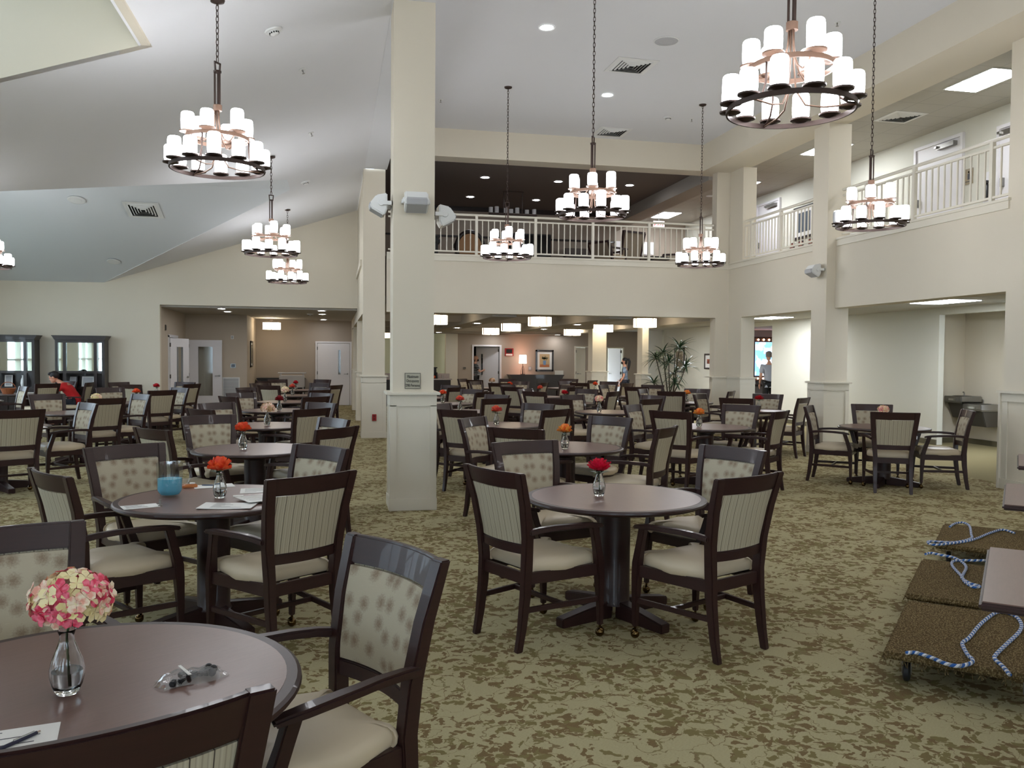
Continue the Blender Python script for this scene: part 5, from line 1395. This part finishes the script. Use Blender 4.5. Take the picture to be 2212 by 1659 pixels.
t = thing('snack_pack', 'orange and white wrapped snack beside the blue pitcher', 'snack', (-.905,5.745,ZT), .3)
MB().loft([[(-.05,-.025,0),(.05,-.025,0),(.05,.025,0),(-.05,.025,0)],[(-.045,-.02,.02),(.045,-.02,.024),(.045,.02,.02),(-.045,.02,.024)]]).build('wrapper', mat('orange_wrapper',(196,118,60),.35), t, bevel=.006)
MB().box(.0,.035,-.018,.015,.0235,.03).build('contents', m_paper, t, bevel=.004)
sheet('newsletter', 'printed newsletter lying open at the near rim of pitcher table', 'newsletter', (-.58,4.99), -8, .30, .2, 7, 4, .003, 0, .004)
sheet('newsletter', 'folded white papers spread right of the newsletter', 'newsletter', (-.40,5.17), 25, .26, .24, 4, 5, .002, .0135)
sheet('paper_sheet', 'white printed sheet near the far right rim of pitcher table', 'paper', (-.43,5.55), 4, .28, .2, 5, 6)
sheet('paper_sheet', 'white sheet under a blue pen at far rim of pitcher table', 'paper', (-.76,5.78), 15, .25, .15, 0, 7)
t = thing('pen', 'blue pen lying on the far sheet of pitcher table', 'pen', (-.78,5.79,ZT+.006), rad(-10)); MB().tube([(-.06,0,0),(-.054,0,0),(.06,0,0)], [.001,.004,.004], 8).build('barrel', mat('slate_blue_plastic',(70,86,112),.4), t)
t = thing('table_card', 'tiny blank white card beside the orange rose vase', 'card', (-.56,5.33,ZT), .1); MB().box(-.03,.03,-.02,.02,0,.006).build('card', m_paper, t)
sheet('paper_sheet', 'white papers hanging over the edge of first table before curio cabinets', 'paper', (-3.42,10.72), 30, .3, .22, 3, 8)

# ================================================================ carts, ropes, side tables at the right
ud, vd = Vector((.68,.733,0)), Vector((.733,-.68,0))
def dolly(label, c, L, W, z=.165):
    t = thing('carpet_dolly', label, 'dolly', (c[0],c[1],0), math.atan2(ud.y, ud.x), 'carpeted furniture dollies')
    n = 26
    rn = random.Random(int(c[0]*10))
    MB().box(0,L,-W,0,z-.038,z).build('deck', m_dolly, t, bevel=.014, seg=3, smooth=1.)
    b = MB()
    for i in range(150):
        s = i % 3; q = rn.random()
        p = (q*L, .004, z-.036) if s == 0 else ((.0-.004, -q*W, z-.036) if s == 1 else (q*L, -W-.004, z-.036))
        d = (rn.uniform(-.012,.012), rn.uniform(-.012,.012), -rn.uniform(.008,.03))
        b.tube([p, (p[0]+d[0], p[1]+d[1], p[2]+d[2])], .0022, 4)
    b.build('frayed_fringe', m_dolly, t)
    for x in (.12, L-.12):
        for y in (-.1, -W+.1):
            w_ = MB().lathe([(.0005,-.016),(.042,-.016),(.05,-.01),(.05,.01),(.042,.016),(.0005,.016)], 20, M=Matrix.Translation((x,y,.05)) @ Matrix.Rotation(PI/2,4,'X'), cap0=False, cap1=False).build('caster', m_rubber, t, smooth=.6)
            MB().box(x-.02,x+.02,y-.022,y-.018,.04,z-.04).box(x-.02,x+.02,y+.018,y+.022,.04,z-.04).box(x-.035,x+.035,y-.03,y+.03,z-.045,z-.038).build('fork', m_steel, w_)
    return t
dolly('brown carpeted dolly, closest of three, with rope on it', (2.66,3.66), 1.06, .72)
dolly('brown carpeted dolly in the middle of three', (3.45,4.55), 1.1, .72)
dolly('brown carpeted dolly farthest of three', (4.62,5.76), 1.0, .72)
def rope(label, pts, z=.174):
    P = [Vector((x, y, z)) for x, y in pts]; out = []
    for i in range(len(P)-1):
        p0, p1, p2, p3 = P[max(i-1,0)], P[i], P[i+1], P[min(i+2,len(P)-1)]
        for k in range(6):
            s = k/6
            out.append(.5*((2*p1)+(p2-p0)*s+(2*p0-5*p1+4*p2-p3)*s*s+(3*p1-p0-3*p2+p3)*s*s*s))
    out.append(P[-1])
    b = MB().tube(out, .0095, 10, uv=True)
    o = b.build('rope', m_rope, smooth=2.); return tag(o, label, 'rope', 'blue and white ropes')
rope('blue and white rope looping across the closest dolly', [(2.74,3.59),(2.79,3.585),(2.82,3.51),(2.83,3.43),(2.87,3.39),(2.95,3.41),(2.995,3.45),(3.02,3.51),(3.08,3.61),(3.125,3.67),(3.22,3.735),(3.45,3.92),(3.67,4.07),(3.735,4.08),(3.75,4.01),(3.67,3.88),(3.55,3.765),(3.345,3.62),(3.155,3.485),(3.105,3.43),(3.07,3.345),(3.02,3.25)])
rope('blue and white rope twisted in a knot on the middle dolly', [(4.28,5.42),(4.35,5.45),(4.385,5.37),(4.415,5.29),(4.36,5.13),(4.28,5.01),(4.14,4.87),(4.05,4.775),(4.01,4.655),(4.02,4.585),(3.965,4.58),(4.0,4.69),(4.09,4.83),(4.215,5.06),(4.31,5.18),(4.39,5.21),(4.49,5.19),(4.6,5.17)])
rope('blue and white rope with a hook end on the farthest dolly', [(5.2,6.29),(5.35,6.41),(5.455,6.435),(5.40,6.295),(5.165,6.0),(5.03,5.845),(4.79,5.745),(4.62,5.81),(4.56,5.70),(4.72,5.705),(5.0,5.795),(5.375,6.02),(5.565,6.105),(5.555,5.97)])
def side_table(label, p, L):
    t = thing('side_table', label, 'table', (p[0],p[1],0), math.atan2(ud.y, ud.x), 'rectangular tables beside the dollies')
    MB().box(.012,L-.012,-.75,-.012,.741,.7465).build('table_top', m_top, t)
    MB().box(0,L,-.76,0,.712,.7425).build('top_edge', m_wood, t, bevel=.01, seg=3)
    for x in (.18, L-.18):
        b = MB().box(x-.035,x+.035,-.42,-.35,.06,.712).build('pedestal', m_wood, t, bevel=.004)
        MB().box(x-.04,x+.04,-.66,-.24,0,.06).build('foot', m_wood, t, bevel=.008)
    return t
side_table('rectangular brown table, closest one at the right edge beside the ropes', (2.25,2.57), 1.05)
side_table('rectangular brown table, middle one at the right edge', (3.92,4.31), 1.05)
side_table('rectangular brown table, farthest one at the right edge near the wall end', (5.50,5.90), 1.05)

# ================================================================ dracaena
t = thing('dracaena_plant', 'tall multi-stemmed dracaena plant with strap leaves in a pot', 'plant', (7.86,18.92,0))
MB().lathe([(.0005,0),(.15,0),(.19,.36),(.2,.4),(.18,.4),(.17,.34),(.0005,.33)], 28, cap0=False, cap1=False).build('pot', m_ebony, t, smooth=.6)
MB().lathe([(.0005,.335),(.168,.34)], 20, cap0=False, cap1=False).build('soil', mat('dark_soil',(40,32,26),.9), t)
m_dr = mat('dracaena_leaf', (44,72,46), .4); vary(m_dr, (44,72,46), .3, 12)
m_bark = mat('grey_bark', (74,66,54), .8)
rn = random.Random(12)
for (x, y, z, L, n) in [(-.13,.1,1.74,.42,30),(.2,-.1,1.86,.45,32),(-.36,-.05,1.58,.42,30),(-.1,-.18,1.50,.42,30),(.42,.05,1.40,.45,30),(.16,.12,1.22,.40,26),(-.34,.15,1.0,.36,22),(.05,-.2,1.02,.36,22)]:
    b0 = (rn.uniform(-.06,.06), rn.uniform(-.06,.06))
    MB().tube([(b0[0],b0[1],.33),(b0[0]+x*.25,b0[1]+y*.2,.33+(z-.33)*.35),(x*.75,y*.8,.33+(z-.33)*.75),(x,y,z)], [.02,.017,.014,.012], 7).build('stem', m_bark, t, smooth=2.)
    l = MB()
    for i in range(n):
        a = i*2.4+rn.uniform(-.2,.2); up = rn.uniform(-.15,1.1); Li = L*rn.uniform(.75,1.1)
        d = Vector((math.cos(a),math.sin(a),0)); s_ = Vector((-math.sin(a),math.cos(a),0))
        def f(u, v):
            w_ = .034*(1-v)**.6*(.55+.9*min(1,v*4)) if v < 1 else .0
            q = Vector((x,y,z+.02*(i/n)))+d*(Li*v*math.cos(up*(1-.3*v)))+Vector((0,0,Li*(v*math.sin(up)-.42*v*v*(1.2-up*.5))))+s_*((2*u-1)*w_*.5)
            return tuple(q+Vector((0,0,abs(2*u-1)*w_*.2)))
        l.grid(f, 2, 6)
    l.build('leaf_rosette', m_dr, t, smooth=2.)

# ================================================================ people
def skinned(J, E, sub=2):
    """J: name -> (x,y,z,r); E: bone pairs. One smooth skin mesh; returns verts, faces."""
    names = list(J); me = bpy.data.meshes.new('tmp')
    me.from_pydata([J[k][:3] for k in names], [(names.index(a), names.index(b)) for a, b in E], [])
    o = bpy.data.objects.new('tmp', me); COL.objects.link(o)
    md = o.modifiers.new('s', 'SKIN'); md.use_smooth_shade = True
    for i, k in enumerate(names):
        me.skin_vertices[0].data[i].radius = (J[k][3], J[k][4] if len(J[k]) > 4 else J[k][3])
        me.skin_vertices[0].data[i].use_root = (i == 0)
    s = o.modifiers.new('u', 'SUBSURF'); s.levels = s.render_levels = sub
    dg = bpy.context.evaluated_depsgraph_get(); ev = o.evaluated_get(dg); m2 = ev.to_mesh()
    V = [tuple(v.co) for v in m2.vertices]; Fc = [tuple(p.vertices) for p in m2.polygons]
    ev.to_mesh_clear(); bpy.data.objects.remove(o); bpy.data.meshes.remove(me)
    return V, Fc
def remeshed(name, mb, m, parent, vox):
    o = mb.build(name, m, parent); md = o.modifiers.new('r', 'REMESH'); md.mode = 'VOXEL'; md.voxel_size = vox
    sm = o.modifiers.new('s', 'SMOOTH'); sm.iterations = 3; sm.factor = .5
    dg = bpy.context.evaluated_depsgraph_get(); me = bpy.data.meshes.new_from_object(o.evaluated_get(dg))
    old = o.data; o.modifiers.clear(); o.data = me; bpy.data.meshes.remove(old)
    for p in me.polygons: p.use_smooth = True
    if not me.materials: me.materials.append(m)
    return o
def head_mb(mb, c, yaw, pitch, s=1.):
    """head with cranium, jaw, nose, brow, ears; faces +y before rotation"""
    M = Matrix.Translation(c) @ Matrix.Rotation(yaw, 4, 'Z') @ Matrix.Rotation(pitch, 4, 'X') @ Matrix.Scale(s, 4)
    mb.ball((0,-.012,.03), (.076,.096,.09), 20, 14, M)
    mb.ball((0,.022,-.045), (.056,.066,.07), 16, 12, M)
    mb.ball((0,.055,-.088), (.03,.03,.024), 10, 8, M)
    mb.loft([[(-.006,.088,.02),(.006,.088,.02),(.008,.08,.0),(-.008,.08,.0)],[(-.015,.086,-.028),(.015,.086,-.028),(.012,.114,-.024),(-.012,.114,-.024)]], M=M)
    mb.ball((0,.08,.026), (.045,.016,.012), 10, 6, M)
    mb.ball((0,.082,-.058), (.024,.014,.011), 10, 6, M)
    for q in (-1,1): mb.ball((q*.077,-.008,-.005), (.012,.022,.034), 8, 8, M)
    return M
def hand_mb(mb, p, d, nrm, side, curl=.35, s=1.):
    """palm, four jointed fingers and a side thumb. p wrist, d finger direction, nrm palm normal"""
    d = Vector(d).normalized(); nrm = Vector(nrm); nrm = (nrm-d*nrm.dot(d)).normalized(); w_ = d.cross(nrm)*side; p = Vector(p)
    J = {'w':(*p,.024*s,.017*s),'m':(*(p+d*.05*s),.034*s,.014*s),'k':(*(p+d*.085*s),.036*s,.012*s)}
    V, Fc = skinned(J, [('w','m'),('m','k')], 1); mb.add(V, Fc)
    for i, (o, L) in enumerate(zip((-.030,-.010,.010,.029), (.072,.082,.076,.06))):
        b = p+d*.08*s+w_*o*s; pts = [b]; dd = d.copy()
        for k, f in enumerate((.42,.33,.25)):
            dd = (dd-nrm*(-curl*(.5+.4*k))).normalized() if False else (dd+nrm*curl*(.45+.3*k)).normalized()
            pts.append(pts[-1]+dd*L*f*s)
        mb.tube(pts, [.0095*s,.009*s,.0085*s,.007*s], 8)
    b = p+d*.025*s-w_*.026*s
    mb.tube([b, b+(d*.6-w_*.7).normalized()*.035*s, b+(d*.6-w_*.7).normalized()*.035*s+(d*.9-w_*.25+nrm*.3).normalized()*.03*s], [.012*s,.010*s,.008*s], 8)
def person(label, loc, rz, J, skin, shirt, trousers, hair_rgb, head, hands, hair='short', mask=None, sleeve='short', shoes=True, s=1.):
    t = thing('person', label, 'person', loc, rz)
    ms = mat('skin_%d' % len(MATS), skin, .55)
    E = [('pelvis','waist'),('waist','chest'),('chest','neck'),('neck','head0'),
         ('chest','shL'),('shL','elL'),('elL','wrL'),('chest','shR'),('shR','elR'),('elR','wrR'),
         ('pelvis','hipL'),('hipL','knL'),('knL','anL'),('anL','toL'),('pelvis','hipR'),('hipR','knR'),('knR','anR'),('anR','toR')]
    Rd = dict(pelvis=(.13,.10),waist=(.12,.09),chest=(.135,.095),neck=(.05,.05),head0=(.05,.05),shL=(.055,.055),shR=(.055,.055),elL=(.04,.04),elR=(.04,.04),wrL=(.027,.024),wrR=(.027,.024),
              hipL=(.085,.085),hipR=(.085,.085),knL=(.058,.058),knR=(.058,.058),anL=(.04,.04),anR=(.04,.04),toL=(.036,.03),toR=(.036,.03))
    G = {k: (*J[k], Rd[k][0]*s, Rd[k][1]*s) for k in Rd}
    b = MB(); V, Fc = skinned(G, E, 2); b.add(V, Fc)
    hc, hy, hp = head; HM = head_mb(b, hc, hy, hp, s)
    for (p, d, nrm, side, curl) in hands: hand_mb(b, p, d, nrm, side, curl, s)
    remeshed('body', b, ms, t, .0075)
    # shirt
    up = ['pelvis','waist','chest','shL','shR']; EE = [('pelvis','waist'),('waist','chest'),('chest','shL'),('chest','shR'),('chest','nk')]
    S = {k: (*J[k], (Rd[k][0]+.022)*s, (Rd[k][1]+.022)*s) for k in up}
    c, n_ = Vector(J['chest']), Vector(J['neck']); q = c.lerp(n_, .55); S['nk'] = (*q, .075*s, .07*s)
    for sd in 'LR':
        a, e = Vector(J['sh'+sd]), Vector(J['el'+sd]); k = .72 if sleeve == 'short' else 1.
        q = a.lerp(e, k); S['sl'+sd] = (*q, .062*s, .062*s); EE.append(('sh'+sd,'sl'+sd))
    p, w_ = Vector(J['pelvis']), Vector(J['waist']); q = p+(p-w_).normalized()*.07*s; S['hem'] = (*q, .155*s, .125*s); EE.append(('pelvis','hem'))
    V, Fc = skinned(S, EE, 2); MB().add(V, Fc).build('shirt', shirt, t, smooth=2.)
    T = {k: (*J[k], (Rd[k][0]+.02)*s, (Rd[k][1]+.02)*s) for k in ('pelvis','hipL','hipR','knL','knR','anL','anR')}
    V, Fc = skinned(T, [('pelvis','hipL'),('hipL','knL'),('knL','anL'),('pelvis','hipR'),('hipR','knR'),('knR','anR')], 2); MB().add(V, Fc).build('trousers', trousers, t, smooth=2.)
    for sd in 'LR':
        a, e = Vector(J['an'+sd]), Vector(J['to'+sd])
        d = (e-a); d.z = 0; d.normalize()
        M = Matrix.Translation((a.x+d.x*.06,a.y+d.y*.06,.045)) @ Matrix.Rotation(math.atan2(-d.x,d.y),4,'Z')
        MB().ball((0,.02,0),(.05,.14,.045),14,8,M).build('shoe', m_black, t, smooth=2.)
    mh = mat('hair_%d' % len(MATS), hair_rgb, .6)
    h = MB(); 
    if hair:
        rn = random.Random(9)
        h.ball((0,-.026,.044), (.086,.100,.094), 20, 12, HM); 
        if hair == 'short': h.ball((0,.03,.098),(.07,.06,.04),12,8,HM)
        if hair == 'ponytail':
            h.tube([HM @ Vector(p) for p in ((0,-.09,.07),(0,-.15,.08),(0,-.185,.0),(0,-.17,-.12),(.01,-.15,-.24),(.015,-.14,-.32))], [.03,.036,.042,.042,.034,.012], 10)
            h.ball((0,-.06,-.03),(.07,.05,.07),12,8,HM)
        h.build('hair', mh, t, smooth=2.)
    for q in (-1,1):
        MB().ball((q*.03,.083,.006), (.0125,.009,.009), 10, 8, HM).build('eye', m_plastic, t, smooth=2.)
    if mask: MB().ball((0,.052,-.05), (.058,.062,.05), 14, 10, HM).build('face_mask', mask, t, smooth=2.)
    return t
m_shirtr = mat('red_cotton', (196,30,34), .8); vary(m_shirtr, (196,30,34), .12, 8)
m_navy = mat('dark_navy_cloth', (36,38,48), .85)
m_tee = mat('heather_blue_cotton', (112,126,142), .85)
def _tee():
    k = NT(m_tee); v = k.coord((3,3,26)); n = k.noise(v, 2.2, 2.); k.color(k.mix(k.step(n.outputs[0],.4,.62), lin((96,108,124)), lin((142,158,176))))
_tee()
m_strip2 = mat('black_striped_cotton', (36,38,42), .85)
def _st2():
    k = NT(m_strip2); t = k.n('ShaderNodeTexCoord'); sx = k.n('ShaderNodeSeparateXYZ'); k.l(t.outputs['Object'], sx.inputs[0])
    f = k.math('LESS_THAN', k.math('FRACT', k.math('DIVIDE', sx.outputs[2], .06)), .22); k.color(k.mix(f, lin((34,36,42)), lin((190,190,188))))
_st2()
m_greys = mat('light_grey_cotton', (172,176,186), .85)
# seated man in red, leaning over the table
person('seated person in a red t-shirt leaning over a table by the curio cabinets', (-5.57,20.12,0), rad(87), dict(
    pelvis=(0,-.08,.56), waist=(0,.0,.70), chest=(0,.15,.87), neck=(0,.28,.99), head0=(0,.35,1.04),
    shL=(-.18,.16,.90), elL=(-.25,.36,.80), wrL=(-.14,.56,.79), shR=(.18,.16,.90), elR=(.25,.36,.80), wrR=(.14,.56,.79),
    hipL=(-.09,.0,.54), knL=(-.11,.36,.52), anL=(-.11,.34,.10), toL=(-.11,.48,.05), hipR=(.09,.0,.54), knR=(.11,.36,.52), anR=(.11,.34,.10), toR=(.11,.48,.05)),
    (196,140,112), m_shirtr, m_navy, (28,22,22), ((0,.40,1.09), 0, -.35),
    [((-.14,.56,.785),(.3,1,-.03),(0,0,-1),1,.2), ((.14,.56,.785),(-.3,1,-.03),(0,0,-1),-1,.2)])
# woman with a ponytail seen from behind
person('person in grey-blue t-shirt and face mask with dark ponytail, seen from behind', (9.25,26.0,0), rad(62), dict(
    pelvis=(0,0,.88), waist=(0,0,1.02), chest=(0,-.01,1.22), neck=(0,0,1.37), head0=(0,.01,1.43),
    shL=(-.165,-.01,1.29), elL=(-.20,.0,1.03), wrL=(-.20,.12,.83), shR=(.165,-.01,1.29), elR=(.21,.02,1.04), wrR=(.17,.18,.90),
    hipL=(-.085,0,.84), knL=(-.09,.02,.46), anL=(-.09,-.02,.09), toL=(-.10,.12,.04), hipR=(.085,0,.84), knR=(.09,.03,.46), anR=(.09,.0,.09), toR=(.10,.14,.04)),
    (206,150,124), m_tee, m_navy, (24,20,22), ((0,.02,1.51), .1, 0),
    [((-.20,.12,.825),(0,.45,-1),(1,0,0),1,.3), ((.17,.18,.895),(0,.8,-.7),(-1,0,0),-1,.3)], hair='ponytail', mask=m_black, s=.94)
# man at the kitchen door
person('bald person in black striped shirt and mask pushing the kitchen door', (5.08,30.62,0), rad(-82), dict(
    pelvis=(0,0,.90), waist=(0,.0,1.05), chest=(0,.02,1.24), neck=(0,.03,1.40), head0=(0,.05,1.46),
    shL=(-.18,.02,1.31), elL=(-.22,.16,1.10), wrL=(-.16,.38,1.14), shR=(.18,.02,1.31), elR=(.22,.14,1.08), wrR=(.17,.36,1.16),
    hipL=(-.09,0,.86), knL=(-.10,.02,.48), anL=(-.10,-.02,.09), toL=(-.11,.12,.04), hipR=(.09,0,.86), knR=(.10,.05,.48), anR=(.10,.05,.09), toR=(.11,.19,.04)),
    (214,164,140), m_strip2, m_black, (190,180,170), ((0,.06,1.55), 0, 0),
    [((-.16,.38,1.145),(.1,.5,.9),(0,1,0),1,.08), ((.17,.36,1.165),(-.1,.5,.9),(0,1,0),-1,.08)], hair=None, mask=m_black)
# man in grey before the lobby screen
person('person in light grey shirt standing before the bulb-framed screen, back turned', (12.02,21.75,0), rad(-8), dict(
    pelvis=(0,0,.97), waist=(0,0,1.12), chest=(0,.01,1.36), neck=(0,.02,1.52), head0=(0,.05,1.58),
    shL=(-.20,.0,1.42), elL=(-.25,.0,1.12), wrL=(-.22,.14,.92), shR=(.20,.0,1.42), elR=(.25,.0,1.12), wrR=(.22,.14,.92),
    hipL=(-.095,0,.93), knL=(-.10,.02,.51), anL=(-.10,-.02,.09), toL=(-.11,.12,.04), hipR=(.095,0,.93), knR=(.10,.02,.51), anR=(.10,-.02,.09), toR=(.11,.12,.04)),
    (200,150,124), m_greys, m_black, (120,112,106), ((0,.06,1.70), 0, -.2),
    [((-.22,.14,.915),(0,.4,-1),(1,0,0),1,.3), ((.22,.14,.915),(0,.4,-1),(-1,0,0),-1,.3)], s=1.05)
bpy.context.view_layer.update()
